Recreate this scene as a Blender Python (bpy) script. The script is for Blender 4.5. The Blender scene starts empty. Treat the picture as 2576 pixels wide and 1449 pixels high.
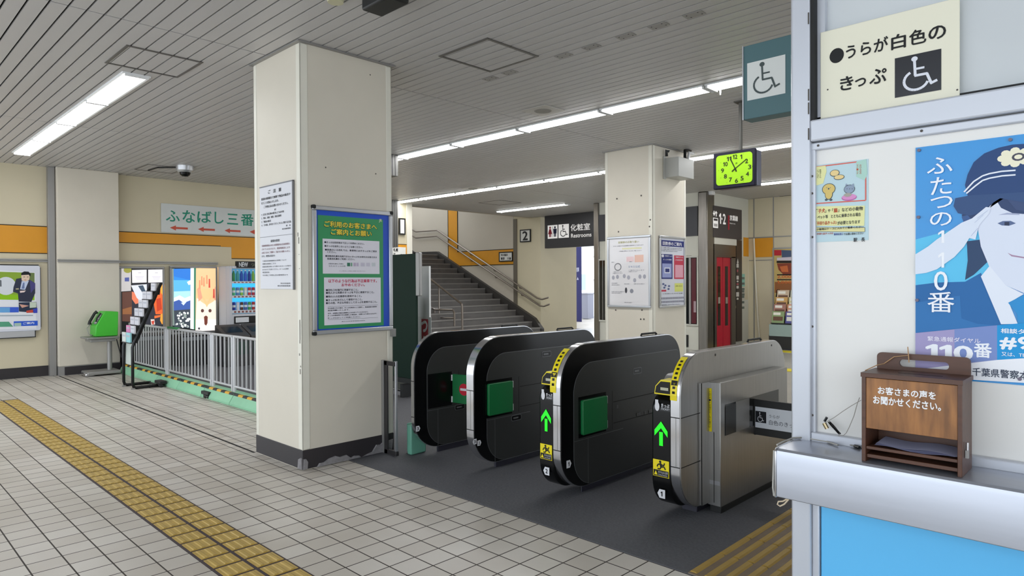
import bpy, math, random
import numpy as np
from mathutils import Vector, Matrix
random.seed(7)
S = bpy.context.scene
COL = S.collection
# ------------------------------------------------------------------ camera, light, exposure
EYE = 1.415
FPX = 1673.6
YAW, PITCH, ROLL = [math.radians(a) for a in (44.252, -0.489, -0.296)]
def cam_axes():
    cy, sy, cp, sp, cr, sr = math.cos(YAW), math.sin(YAW), math.cos(PITCH), math.sin(PITCH), math.cos(ROLL), math.sin(ROLL)
    fwd = Vector((-sy*cp, cy*cp, sp)); right = Vector((cy, sy, 0)); up = right.cross(fwd)
    return right*cr+up*sr, -right*sr+up*cr, fwd
AR, AU, AF = cam_axes()
cam = bpy.data.objects.new('camera', bpy.data.cameras.new('camera'))
COL.objects.link(cam)
cam.data.sensor_width = 36.0
cam.data.lens = FPX/2576*36
cam.data.clip_start = 0.05
mw = Matrix.Identity(4)
for i in range(3):
    mw[i][0] = AR[i]; mw[i][1] = AU[i]; mw[i][2] = -AF[i]
mw[2][3] = EYE
cam.matrix_world = mw
S.camera = cam
S.view_settings.view_transform = 'Standard'
S.view_settings.look = 'None'
S.view_settings.gamma = 1.0
S.view_settings.use_curve_mapping = False
S.view_settings.exposure = 1.32
W = bpy.data.worlds.new('daylight'); S.world = W; W.use_nodes = True
bg = W.node_tree.nodes['Background']
bg.inputs[0].default_value = (0.86, 0.93, 1.0, 1); bg.inputs[1].default_value = 1.12
S.cycles.max_bounces = 7; S.cycles.diffuse_bounces = 4; S.cycles.glossy_bounces = 3
S.cycles.transmission_bounces = 4; S.cycles.sample_clamp_indirect = 6.0
S.cycles.caustics_reflective = False; S.cycles.caustics_refractive = False
TUBE = 9.6      # emission of the fluorescent diffusers
# ------------------------------------------------------------------ where a sight line meets a wall plane, used to measure the layout
def _ray(px, py): return AR*((px-1288)/FPX) - AU*((py-724.5)/FPX) + AF
def onX(px, py, X): d = _ray(px, py); t = X/d.x; return Vector((X, t*d.y, EYE+t*d.z))
def onY(px, py, Y): d = _ray(px, py); t = Y/d.y; return Vector((t*d.x, Y, EYE+t*d.z))
def onZ(px, py, Z): d = _ray(px, py); t = (Z-EYE)/d.z; return Vector((t*d.x, t*d.y, Z))
# ------------------------------------------------------------------ materials
def lin(c): return c/12.92 if c <= 0.04045 else ((c+0.055)/1.055)**2.4
def rgb(c):
    if isinstance(c, str): c = [int(c[i:i+2], 16) for i in (0, 2, 4)]
    return tuple(lin(v/255) for v in c)+(1,)
M = {}
def mat(name, c, rough=0.55, metal=0.0, emit=0.0, var=0.0, vscale=3.0, var2=None, bump=0.0, spec=0.5, coat=0.0, stretch=None):
    if name in M: return M[name]
    m = bpy.data.materials.new(name); m.use_nodes = True; nt = m.node_tree; b = nt.nodes['Principled BSDF']
    b.inputs['Base Color'].default_value = rgb(c); b.inputs['Roughness'].default_value = rough; b.inputs['Metallic'].default_value = metal
    b.inputs['Specular IOR Level'].default_value = spec; b.inputs['Coat Weight'].default_value = coat
    if emit: b.inputs['Emission Color'].default_value = rgb(c); b.inputs['Emission Strength'].default_value = emit
    if var or var2 or bump:
        tc = nt.nodes.new('ShaderNodeTexCoord'); mp = nt.nodes.new('ShaderNodeMapping'); n = nt.nodes.new('ShaderNodeTexNoise')
        mp.inputs['Scale'].default_value = stretch or (1, 1, 1)
        nt.links.new(tc.outputs['Object'], mp.inputs[0]); nt.links.new(mp.outputs[0], n.inputs['Vector'])
        n.inputs['Scale'].default_value = vscale; n.inputs['Detail'].default_value = 5
        if var or var2:
            cr = nt.nodes.new('ShaderNodeValToRGB'); base = rgb(c)
            a = rgb(var2) if var2 else tuple(v*(1-var) for v in base[:3])+(1,)
            cr.color_ramp.elements[0].position = 0.35; cr.color_ramp.elements[0].color = a
            cr.color_ramp.elements[1].position = 0.65; cr.color_ramp.elements[1].color = base
            nt.links.new(n.outputs['Fac'], cr.inputs[0]); nt.links.new(cr.outputs[0], b.inputs['Base Color'])
        if bump:
            bp = nt.nodes.new('ShaderNodeBump'); bp.inputs['Strength'].default_value = bump; bp.inputs['Distance'].default_value = 0.01
            nt.links.new(n.outputs['Fac'], bp.inputs['Height']); nt.links.new(bp.outputs[0], b.inputs['Normal'])
    M[name] = m; return m
def ink(c): return mat('ink_'+(c if isinstance(c, str) else '%02x%02x%02x' % tuple(c)), c, rough=0.45, spec=0.3)
def glow(c, e): return mat('lit_%s_%s' % (c, e), c, rough=0.4, emit=e)
cream = mat('cream_panel', 'ddd6c7', 0.5, var=0.07, vscale=1.3)
cream2 = mat('cream_trim', 'e6e3d6', 0.45, var=0.03, vscale=4)
wallm = mat('cream_wall', 'd6ccb0', 0.55, var=0.06, vscale=0.9)
orange = mat('orange_band', 'e09a1c', 0.5, var=0.05)
alu = mat('aluminium', 'c4c6ca', 0.32, 0.75)
alud = mat('dull_aluminium', '9b9a98', 0.45, 0.55)
steel = mat('brushed_steel', 'b4b3b1', 0.34, 0.92, var=0.12, vscale=6, stretch=(40, 40, 0.6))
steelh = mat('polished_steel', 'cfcfd2', 0.16, 0.95)
black = mat('black_gloss', '0a0b0c', 0.2, spec=0.32)
blackm = mat('black_matt', '141516', 0.5)
dkgrey = mat('dark_grey_panel', '313231', 0.38, var=0.06, vscale=3)
dkbase = mat('dark_skirting', '2e2a2d', 0.55, var=0.1)
white = mat('white_enamel', 'e9eaec', 0.4)
darkgap = mat('dark_gap', '1a1918', 0.8)
booth_al = mat('booth_aluminium', 'c6cad3', 0.34, 0.25)
booth_w = mat('booth_panel', 'e9e8e5', 0.42, var=0.02)
rubber = mat('black_rubber', '18191a', 0.7)
greenflap = mat('green_flap', '0d6e3a', 0.42)
# ------------------------------------------------------------------ mesh builder
LOC = {}
class MB:
    def __init__(s): s.v = []; s.f = []; s.m = []; s.mats = []
    def mi(s, m):
        if m not in s.mats: s.mats.append(m)
        return s.mats.index(m)
    def add(s, vs, fs, m):
        o = len(s.v); i = s.mi(m); s.v += [Vector(p) for p in vs]
        for f in fs: s.f.append([o+k for k in f]); s.m.append(i)
        return s
    def box(s, x0, x1, y0, y1, z0, z1, m):
        x0, x1 = sorted((x0, x1)); y0, y1 = sorted((y0, y1)); z0, z1 = sorted((z0, z1))
        return s.add([(x0,y0,z0),(x1,y0,z0),(x1,y1,z0),(x0,y1,z0),(x0,y0,z1),(x1,y0,z1),(x1,y1,z1),(x0,y1,z1)],
                     [(0,3,2,1),(4,5,6,7),(0,1,5,4),(1,2,6,5),(2,3,7,6),(3,0,4,7)], m)
    def prism(s, pts, axis, a0, a1, m):
        """pts: outline in the two other axes (x: (y,z); y: (x,z); z: (x,y))"""
        def P(p, a): return {'x': (a, p[0], p[1]), 'y': (p[0], a, p[1]), 'z': (p[0], p[1], a)}[axis]
        n = len(pts); vs = [P(p, a0) for p in pts]+[P(p, a1) for p in pts]
        area = sum(pts[i][0]*pts[(i+1) % n][1]-pts[(i+1) % n][0]*pts[i][1] for i in range(n))
        fs = [list(range(n)), [n+i for i in reversed(range(n))]]+[[i, n+i, n+(i+1) % n, (i+1) % n] for i in range(n)]
        fl = (area > 0) == (a1 > a0)
        if axis == 'y': fl = not fl
        if fl: fs = [list(reversed(f)) for f in fs]
        return s.add(vs, fs, m)
    def tube(s, path, r, m, n=10, cap=True):
        path = [Vector(p) for p in path]; vs = []; fs = []; up = None
        for i, p in enumerate(path):
            d = (path[min(i+1, len(path)-1)]-path[max(i-1, 0)]).normalized()
            if up is None:
                a = Vector((0,0,1)) if abs(d.z) < 0.9 else Vector((1,0,0)); up = d.cross(a).normalized()
            u = (up-d*up.dot(d)).normalized(); up = u; w = d.cross(u)
            rr = r[i] if isinstance(r, (list, tuple)) else r
            for k in range(n):
                a = 2*math.pi*k/n; vs.append(p+u*(rr*math.cos(a))+w*(rr*math.sin(a)))
        for i in range(len(path)-1):
            for k in range(n): fs.append([i*n+k, i*n+(k+1) % n, (i+1)*n+(k+1) % n, (i+1)*n+k])
        if cap: fs += [list(reversed(range(n))), [(len(path)-1)*n+k for k in range(n)]]
        return s.add(vs, fs, m)
    def lathe(s, c, prof, m, n=24):
        """prof: (radius, z) from bottom to top, around a vertical axis at c"""
        vs = []; fs = []
        for r, z in prof:
            for k in range(n):
                a = 2*math.pi*k/n; vs.append((c[0]+r*math.cos(a), c[1]+r*math.sin(a), c[2]+z))
        for i in range(len(prof)-1):
            for k in range(n): fs.append([i*n+k, i*n+(k+1) % n, (i+1)*n+(k+1) % n, (i+1)*n+k])
        fs += [list(reversed(range(n))), [(len(prof)-1)*n+k for k in range(n)]]
        return s.add(vs, fs, m)
    # ---- flat print on a Surf
    def poly(s, sf, pts, h, m):
        s.k = (getattr(s, 'k', 0)+1) % 12; h += s.k*.00004
        return s.add([sf.w(u, z, h) for u, z in pts], [list(range(len(pts)))], m)
    def px(s, sf, pts, h, m): return s.poly(sf, [sf.p(*q) for q in pts], h, m)
    def rect(s, sf, u0, z0, u1, z1, h, m): return s.poly(sf, [(u0,z0),(u1,z0),(u1,z1),(u0,z1)], h, m)
    def ell(s, sf, u, z, ru, rz, h, m, n=24):
        return s.poly(sf, [(u+ru*math.cos(2*math.pi*k/n), z+rz*math.sin(2*math.pi*k/n)) for k in range(n)], h, m)
    def stroke(s, sf, pts, wd, h, m):
        for (a, b), (c, d) in zip(pts, pts[1:]):
            L = math.hypot(c-a, d-b) or 1; nx, ny = -(d-b)/L*wd/2, (c-a)/L*wd/2
            s.poly(sf, [(a+nx,b+ny),(a-nx,b-ny),(c-nx,d-ny),(c+nx,d+ny)], h, m)
        return s
    def text(s, sf, txt, u0, z0, u1, z1, h, m, bold=0.0, vert=False):
        """text stretched into the rectangle u0..u1, z0..z1"""
        if vert:
            n = len(txt); dz = (z1-z0)/n
            for i, ch in enumerate(txt): s.text(sf, ch, u0, z1-(i+1)*dz+dz*.07, u1, z1-i*dz-dz*.07, h, m, bold)
            return s
        vs, fs = glyphs(txt)
        if not vs: return s
        xs = [p[0] for p in vs]; ys = [p[1] for p in vs]; a, b, c, d = min(xs), max(xs), min(ys), max(ys)
        su, sz = (u1-u0)/((b-a) or 1), (z1-z0)/((d-c) or 1)
        for k, (dx, dy) in enumerate(((0, 0),) if not bold else ((0, 0), (bold, 0), (-bold, 0), (0, bold), (0, -bold))):
            s.add([sf.w(u0+(x-a+dx)*su, z0+(y-c+dy)*sz, h+k*.0002) for x, y in vs], fs, m)
        return s
    def ptext(s, sf, txt, x0, yt, yb, x1, h, m, bold=0.0, vert=False):
        u0, z1 = sf.p(x0, yt); _, z0 = sf.p(x0, yb); u1, _ = sf.p(x1, yt)
        return s.text(sf, txt, u0, z0, u1, z1, h, m, bold, vert)
    def lines(s, sf, rows, u0, z0, u1, z1, h, m, bold=0.0, fill=0.62, size=None):
        """rows of running text at one character size, top to bottom, left aligned"""
        dz = (z1-z0)/len(rows); cs = size or min(dz*fill, (u1-u0)/max(len(r) for r in rows))
        for i, r in enumerate(rows):
            if not r: continue
            ind = (len(r)-len(r.lstrip('\u3000')))*cs; r2 = r.strip('\u3000')
            w = sum(1 if ord(ch) > 255 else 0.55 for ch in r2)*cs
            zc = z1-(i+.5)*dz
            s.text(sf, r2, u0+ind, zc-cs*.46, min(u0+ind+w, u1), zc+cs*.46, h, m, bold)
        return s
    def build(s, name, parent=None, bevel=0.0, smooth=25, seg=2, origin=None):
        me = bpy.data.meshes.new(name); off = Vector((0,0,0))
        if parent is not None: off = LOC[parent.name]
        elif origin is not None: off = Vector(origin)
        elif s.v:
            off = Vector(((min(p.x for p in s.v)+max(p.x for p in s.v))/2, (min(p.y for p in s.v)+max(p.y for p in s.v))/2, min(p.z for p in s.v)))
        me.from_pydata([tuple(p-off) for p in s.v], [], s.f)
        for m in s.mats: me.materials.append(m)
        me.polygons.foreach_set('material_index', s.m); me.update()
        if smooth:
            me.polygons.foreach_set('use_smooth', [True]*len(me.polygons)); me.set_sharp_from_angle(angle=math.radians(smooth))
        o = bpy.data.objects.new(name, me); COL.objects.link(o)
        if parent is not None: o.parent = parent; LOC[o.name] = off
        else: o.location = off; LOC[o.name] = off
        if bevel:
            b = o.modifiers.new('edge', 'BEVEL'); b.width = bevel; b.segments = seg; b.limit_method = 'ANGLE'; b.angle_limit = math.radians(40)
        return o
_G = {}
def glyphs(txt):
    k = txt
    if k in _G: return _G[k]
    if txt == '1':
        _G[k] = ([(.20, 0), (.32, 0), (.32, .69), (.22, .69), (.05, .56), (.05, .45), (.20, .55)], [[0, 1, 2, 3, 6], [3, 4, 5, 6]]); return _G[k]
    if '1' in txt:
        vs, fs, x = [], [], 0.0
        for ch in txt:
            if ch in ' \u3000': x += .3 if ch == ' ' else .6; continue
            v, f = glyphs(ch); o = len(vs)
            if not v: continue
            a = min(p[0] for p in v); b = max(p[0] for p in v)
            vs += [(p[0]-a+x, p[1]) for p in v]; fs += [[i+o for i in q] for q in f]; x += b-a+.10
        _G[k] = (vs, fs); return _G[k]
    cu = bpy.data.curves.new('lettering', 'FONT'); cu.body = txt; cu.fill_mode = 'FRONT'; cu.resolution_u = 3
    o = bpy.data.objects.new('lettering', cu); COL.objects.link(o)
    dg = bpy.context.evaluated_depsgraph_get(); e = o.evaluated_get(dg); me = e.to_mesh()
    vs = [(v.co.x, v.co.y) for v in me.vertices]; fs = [list(p.vertices) for p in me.polygons]
    e.to_mesh_clear(); bpy.data.objects.remove(o); bpy.data.curves.remove(cu)
    _G[k] = (vs, fs); return _G[k]
class Surf:
    """a vertical plane: 'X' faces +x (u runs along +y), 'Y' faces -y (u runs along +x)"""
    def __init__(s, ax, v): s.ax = ax; s.v = v
    def p(s, px, py):
        if s.ax == 'X': q = onX(px, py, s.v); return (q.y, q.z)
        q = onY(px, py, s.v); return (q.x, q.z)
    def w(s, u, z, h): return Vector((s.v+h, u, z)) if s.ax == 'X' else Vector((u, s.v-h, z))
    def slab(s, mb, u0, z0, u1, z1, h0, h1, m, r=0.0):
        pts = rrect(u0, z0, u1, z1, r) if r else [(u0,z0),(u1,z0),(u1,z1),(u0,z1)]
        if s.ax == 'X': mb.prism(pts, 'x', s.v+h0, s.v+h1, m)
        else: mb.prism(pts, 'y', s.v-h0, s.v-h1, m)
        return mb
    def frame(s, mb, u0, z0, u1, z1, t, h0, h1, m):
        for a, b, c, d in ((u0,z0,u1,z0+t),(u0,z1-t,u1,z1),(u0,z0+t,u0+t,z1-t),(u1-t,z0+t,u1,z1-t)): s.slab(mb, a, b, c, d, h0, h1, m)
        return mb
def arc(cx, cy, r, a0, a1, n=6): return [(cx+r*math.cos(math.radians(a0+(a1-a0)*i/n)), cy+r*math.sin(math.radians(a0+(a1-a0)*i/n))) for i in range(n+1)]
def rrect(x0, y0, x1, y1, r, n=5):
    return arc(x1-r,y1-r,r,0,90,n)+arc(x0+r,y1-r,r,90,180,n)+arc(x0+r,y0+r,r,180,270,n)+arc(x1-r,y0+r,r,270,360,n)
def profile(y0, y1, z0, z1, ft, fb, rt, rb, n=10):
    """side outline of a machine: front at y0, corner radii front-top, front-bottom, rear-top, rear-bottom"""
    return arc(y1-rt,z1-rt,rt,0,90,n)+arc(y0+ft,z1-ft,ft,90,180,n)+arc(y0+fb,z0+fb,fb,180,270,n)+arc(y1-rb,z0+rb,rb,270,360,n)
def thing(name, label, cat, loc, group=None, kind=None):
    o = bpy.data.objects.new(name, None); COL.objects.link(o); o.location = loc; o.empty_display_size = 0.1
    LOC[o.name] = Vector(loc); return tag(o, label, cat, group, kind)
def tag(o, label=None, cat=None, group=None, kind=None):
    if label: o['label'] = label
    if cat: o['category'] = cat
    if group: o['group'] = group
    if kind: o['kind'] = kind
    return o
def struct(mb, name, bevel=0.0, origin=(0,0,0), **k): return tag(mb.build(name, bevel=bevel, origin=origin, **k), kind='structure')
def one(mb, name, label, cat, group=None, bevel=0.0, **k): return tag(mb.build(name, bevel=bevel, **k), label, cat, group)
def wheelchair(mb, sf, u0, z0, u1, z1, h, m, wd=0.075):
    w, hh = u1-u0, z1-z0
    P = lambda x, y: (u0+x*w, z0+y*hh)
    t = wd*w
    mb.ell(sf, *P(.36, .93), .085*w, .075*hh, h, m)
    mb.stroke(sf, [P(.36,.87), P(.38,.42)], t, h, m); mb.stroke(sf, [P(.36,.42), P(.70,.42)], t, h, m)
    mb.stroke(sf, [P(.37,.62), P(.62,.62)], t*.85, h, m)
    mb.stroke(sf, [P(.68,.43), P(.80,.10)], t, h, m); mb.stroke(sf, [P(.77,.10), P(.95,.17)], t, h, m)
    mb.stroke(sf, [P(.40+.32*math.cos(math.radians(a)), .28+.29*math.sin(math.radians(a))) for a in range(118, 351, 14)], t, h, m)
# ------------------------------------------------------------------ the setting
CZ = 3.243
def tile_material():
    m = bpy.data.materials.new('floor_tiles'); m.use_nodes = True; nt = m.node_tree; b = nt.nodes['Principled BSDF']
    N = nt.nodes.new; L = nt.links.new
    tc = N('ShaderNodeTexCoord'); sp = N('ShaderNodeSeparateXYZ'); L(tc.outputs['Object'], sp.inputs[0])
    def math_(op, a, bb=None):
        n = N('ShaderNodeMath'); n.operation = op
        for i, v in enumerate((a, bb)):
            if v is None: continue
            if isinstance(v, (int, float)): n.inputs[i].default_value = v
            else: L(v, n.inputs[i])
        return n.outputs[0]
    cells = []; gaps = []
    for ax, pitch, off in ((0, .1498, -2.302), (1, .1575, 1.622)):
        q = math_('DIVIDE', math_('SUBTRACT', sp.outputs[ax], off), pitch)
        cells.append(math_('FLOOR', q)); fr = math_('FRACT', q)
        d = math_('MINIMUM', fr, math_('SUBTRACT', 1.0, fr)); gaps.append(math_('MULTIPLY', d, pitch))
    gap = math_('LESS_THAN', math_('MINIMUM', gaps[0], gaps[1]), 0.0036)
    cb = N('ShaderNodeCombineXYZ'); L(cells[0], cb.inputs[0]); L(cells[1], cb.inputs[1])
    wn = N('ShaderNodeTexWhiteNoise'); L(cb.outputs[0], wn.inputs['Vector'])
    cr = N('ShaderNodeValToRGB'); cr.color_ramp.elements[0].color = rgb('c9c2b8'); cr.color_ramp.elements[1].color = rgb('dad5cd'); L(wn.outputs['Value'], cr.inputs[0])
    ns = N('ShaderNodeTexNoise'); ns.inputs['Scale'].default_value = 1.1; ns.inputs['Detail'].default_value = 6; L(tc.outputs['Object'], ns.inputs['Vector'])
    c2 = N('ShaderNodeValToRGB'); c2.color_ramp.elements[0].position = .3; c2.color_ramp.elements[0].color = (.8, .78, .75, 1); c2.color_ramp.elements[1].position = .65; c2.color_ramp.elements[1].color = (1, 1, 1, 1)
    L(ns.outputs['Fac'], c2.inputs[0])
    mu = N('ShaderNodeMix'); mu.data_type = 'RGBA'; mu.blend_type = 'MULTIPLY'; mu.inputs[0].default_value = 1; L(cr.outputs[0], mu.inputs[6]); L(c2.outputs[0], mu.inputs[7])
    mx = N('ShaderNodeMix'); mx.data_type = 'RGBA'; L(gap, mx.inputs[0]); L(mu.outputs[2], mx.inputs[6]); mx.inputs[7].default_value = rgb('3c352f')
    L(mx.outputs[2], b.inputs['Base Color'])
    ro = N('ShaderNodeMapRange'); ro.inputs[3].default_value = .36; ro.inputs[4].default_value = .8; L(gap, ro.inputs[0]); L(ro.outputs[0], b.inputs['Roughness'])
    bp = N('ShaderNodeBump'); bp.inputs['Strength'].default_value = .5; bp.inputs['Distance'].default_value = .003; bp.invert = True; L(gap, bp.inputs['Height']); L(bp.outputs[0], b.inputs['Normal'])
    return m
struct(MB().box(-19, 6, -6, 22, -0.1, 0, tile_material()), 'floor', smooth=0)
# entrance matting in front of and under the gates: runs along X between the column and the booth
matm = mat('grey_matting', '5a5b60', 0.75, var=0.16, vscale=60, bump=0.25)
struct(MB().prism([(-5.0, 2.885), (-0.4, 2.885), (-0.4, 5.6), (-12.4, 5.6), (-12.4, 3.5), (-5.0, 3.5)], 'z', 0, .004, matm), 'floor_matting', smooth=0)
struct(MB().box(-12.2, -5.43, 2.462, 2.482, 0, .0015, darkgap), 'trim_joint', smooth=0)
# polished concourse floor inside the gates
inner = mat('inner_floor', 'a3a199', 0.3, var=0.08, vscale=2)
struct(MB().box(-12.4, 1, 5.6, 21, 0, .003, inner), 'floor_inner', smooth=0)
# slatted ceiling
slatm = mat('ceiling_slats', 'c2c0c0', 0.42, 0.0, var=0.03, vscale=2)
cl = MB(); pitch = .1033; y = 1.012-pitch*40
xs = [-12.76, -8.955, -5.13, -1.30, 2.5, 6]
while y < 14.3:
    for a, b in zip(xs, xs[1:]): cl.box(a+.007, b-.007, y+.0068, y+pitch-.0068, CZ, CZ+.015, slatm)
    y += pitch
cl.box(-12.76, 6, -3.2, 22, CZ+.055, CZ+.15, darkgap)
cl.box(-12.4, -6.0, 14.3, 22, CZ-.0, CZ+.03, slatm)
struct(cl, 'ceiling', smooth=0)
WL = -12.45
w = MB(); w.box(WL-.2, WL+.05, .7, 2.47, 0, CZ+.03, wallm); struct(w, 'wall_left', smooth=0)
w = MB(); w.box(WL-.2, WL, 2.47, 9.3, 0, CZ+.03, wallm); struct(w, 'wall_left_rear', smooth=0)
w = MB(); w.box(-19, WL-.2, 9.1, 9.3, 0, 6, wallm); w.box(WL-.2, WL+.02, 9.3, 9.45, 0, CZ+.03, cream2); struct(w, 'wall_stair_side', smooth=0)
YS = 13.9
stw = mat('stair_wall', 'cdc4b6', 0.6, var=0.05, vscale=0.8)
w = MB(); w.box(-20, -13.46, YS, YS+.2, 0, 6, stw); struct(w, 'wall_stair', smooth=0)
struct(MB().box(-20.2, -20, 9.3, YS, 0, 6, stw), 'wall_stair_end', smooth=0)
struct(MB().box(-15.5, -12.76, 9.1, YS+.2, 5.0, 5.2, stw), 'ceiling_stair_unseen', smooth=0)  # unseen roof, kept partial so only some sky light reaches the stairs
struct(MB().box(-12.9, -12.76, 9.45, YS, CZ, 5.2, stw), 'wall_stair_lintel', smooth=0)
# pilaster of the left wall with its steel channel
w = MB(); w.box(WL, -12.22, 2.47, 3.325, 0.14, CZ, cream); struct(w, 'wall_pilaster', bevel=.01, smooth=0)
struct(MB().box(WL, -12.30, 2.37, 2.462, 0, CZ, alud), 'trim_channel', bevel=.006)
# rails and bands of the left wall
for n, (y0, y1, xw) in enumerate(((.7, 2.37, WL+.05), (2.47, 3.33, -12.22), (3.33, 5.0, WL))):
    t = MB()
    for z in (1.775, 1.80): t.box(xw, xw+.03, y0, y1, z-.009, z+.009, alud)
    struct(t, 'trim_%d' % (n+1), smooth=0)
struct(MB().box(WL+.05, WL+.056, .7, 2.37, 1.90, 2.318, orange), 'trim_4', smooth=0)
ob = MB(); ob.box(WL, WL+.006, 3.33, 5.06, 2.115, 2.295, orange); ob.box(WL, WL+.006, 5.06, 5.26, 2.10, 2.295, orange); ob.box(WL, WL+.006, 5.26, 9.3, 1.89, 2.295, orange)
struct(ob, 'trim_5', smooth=0)
lin_ = MB()
for y0, y1, z in ((3.33, 5.06, 2.113), (3.33, 9.3, 2.297), (5.26, 9.3, 1.887)): lin_.box(WL+.006, WL+.009, y0, y1, z-.006, z+.006, darkgap)
for z in (1.9, 2.318): lin_.box(WL+.056, WL+.059, .7, 2.37, z-.006, z+.006, darkgap)
struct(lin_, 'trim_6', smooth=0)
struct(MB().box(WL+.05, WL+.06, .7, 2.37, 0, .16, dkbase), 'baseboard_left', smooth=0)
b_ = MB(); b_.box(-12.23, -12.215, 2.55, 3.33, 0.005, .13, dkbase); b_.box(WL, -12.225, 2.47, 3.325, 0, .14, alud); struct(b_, 'baseboard_pilaster', smooth=0)
# ---- square columns
def column(name, x0, x1, y0, y1, base=True):
    c = MB(); c.box(x0, x1, y0, y1, 0, CZ, cream); r = struct(c, name, smooth=0)
    k = 0
    for X, sx in ((x0, -1), (x1, 1)):
        for Y, sy in ((y0, -1), (y1, 1)):
            t = MB(); w_ = .062 if (sx, sy) == (1, -1) else .05
            a, b = (X-sx*w_, X+sx*.004); d, e = (Y-sy*w_, Y+sy*.004)
            t.box(a, b, Y-sy*.01, e, .15, CZ-.012, cream2); t.box(X-sx*.01, b, d, e, .15, CZ-.012, cream2)
            t.build('corner_trim', r, bevel=.008)
    t = MB()
    for a, b, d, e in ((x0-.03, x1+.03, y0-.03, y0), (x0-.03, x1+.03, y1, y1+.03), (x0-.03, x0, y0, y1), (x1, x1+.03, y0, y1)): t.box(a, b, d, e, CZ-.012, CZ-.001, alud)
    t.build('ceiling_collar', r, smooth=0)
    if base: MB().box(x0-.004, x1+.006, y0-.006, y1+.006, 0.004, .15, dkbase).build('base_band', r, smooth=0, bevel=.004)
    return r
c1 = column('column', -5.42, -4.644, 2.49, 3.315)
mort = mat('mortar', '8d8a8c', 0.9, var=0.2, vscale=30, bump=0.6)
def blob(sf, pts, h):
    mb = MB(); n = len(pts); vs = [sf.w(u, z, 0.0) for u, z in pts]+[sf.w(u*.94+.06*sum(p[0] for p in pts)/n, z*.9+.1*sum(p[1] for p in pts)/n, h) for u, z in pts]
    mb.add(vs, [[i, (i+1) % n, n+(i+1) % n, n+i] for i in range(n)]+[[n+i for i in range(n)]], mort); return mb
sfc = Surf('X', -4.637)
blob(sfc, [(2.60,.004),(3.0,.004),(2.98,.022),(2.93,.03),(2.90,.02),(2.86,.05),(2.80,.045),(2.76,.06),(2.70,.05),(2.66,.03),(2.62,.03)], .012).build('mortar_patch', c1)
blob(sfc, [(3.0,.004),(3.30,.004),(3.31,.10),(3.26,.095),(3.22,.10),(3.18,.075),(3.14,.08),(3.10,.03),(3.05,.02)], .012).build('mortar_patch', c1)
blob(sfc, [(2.487,.004),(2.52,.004),(2.525,.06),(2.51,.085),(2.49,.085)], .010).build('mortar_patch', c1)
s9 = Surf('Y', 2.483); blob(s9, [(-4.70,.004),(-4.638,.004),(-4.638,.085),(-4.66,.095),(-4.69,.08)], .010).build('mortar_patch', c1)
chips = MB(); chipm = mat('chipped_paint', '55504c', .8)
for px, py, hh in ((749,590,14),(751,605,22),(752,640,3),(753,676,3),(754,830,70),(754,860,12),(753,892,8),(755,935,18),(756,922,6)):
    u, z = s9.p(px, py); s9b = Surf('Y', 2.485)
    chips.rect(s9b, u-.003, z-hh*.0011, u+.004, z+hh*.0011, .002, chipm)
for px, py in ((820,421),(946,437),(932,188)):
    u, z = sfc.p(px, py); chips.ell(Surf('X', -4.643), u, z, .006, .006, .002, chipm, 8)
chips.build('chipped_spots', c1, smooth=0)
lead = MB(); lead.box(-5.445, -5.425, 2.50, 2.53, 2.72, 3.17, mat('old_tape', 'd8c9a0', .6)); lead.build('cable_cover', c1)
c2 = column('column', -5.60, -4.83, 7.64, 8.50)
dots = MB(); d2 = Surf('X', -4.829); d3 = Surf('Y', 7.637)
for px, py in ((1552,500),(1613,492),(1636,553),(1634,570),(1556,583),(1549,780),(1615,780),(1612,803),(1620,803)):
    u, z = d3.p(px, py); dots.ell(d3, u, z, .012, .012, .002, chipm, 8)
dots.build('screw_holes', c2, smooth=0)
# ---- elevator shaft
EX1, EY = -6.62, 12.45
EX0 = onY(1496, 700, EY).x
sh = MB(); shp = mat('shaft_panel', 'd4d4ca', .45)
sh.box(EX0, EX1, EY+.02, 14.6, 0, 1.0, shp); sh.box(EX0, EX1, EY+.02, 14.6, 1.95, CZ, shp)
sh.box(EX0, EX0+.35, EY+.02, 14.6, 1.0, 1.95, shp)
for a, b in ((-9.0, -8.2), (-7.75, -7.35), (-6.95, -6.64)): sh.box(a, b, EY+.02, EY+.2, 1.0, 1.95, shp)
struct(sh, 'wall_shaft', smooth=0)
steelp = mat('shaft_steel', '8d8882', .3, .9, var=.15, vscale=4, stretch=(8, 8, .5))
def corner(px0, px1, X, nm):
    a = onY(px0, 700, EY).x; b = onY(px1, 700, EY).x
    return MB().box(a, b, EY-.02, EY+.22, 0, CZ, steelp)
struct(corner(1495, 1507, 0, ''), 'trim_7', bevel=.01); 
cr_ = MB(); a = onY(1757, 700, EY).x; cr_.box(a, EX1+.04, EY-.02, EY+.30, 0, CZ, steelp); struct(cr_, 'trim_8', bevel=.02)
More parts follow.
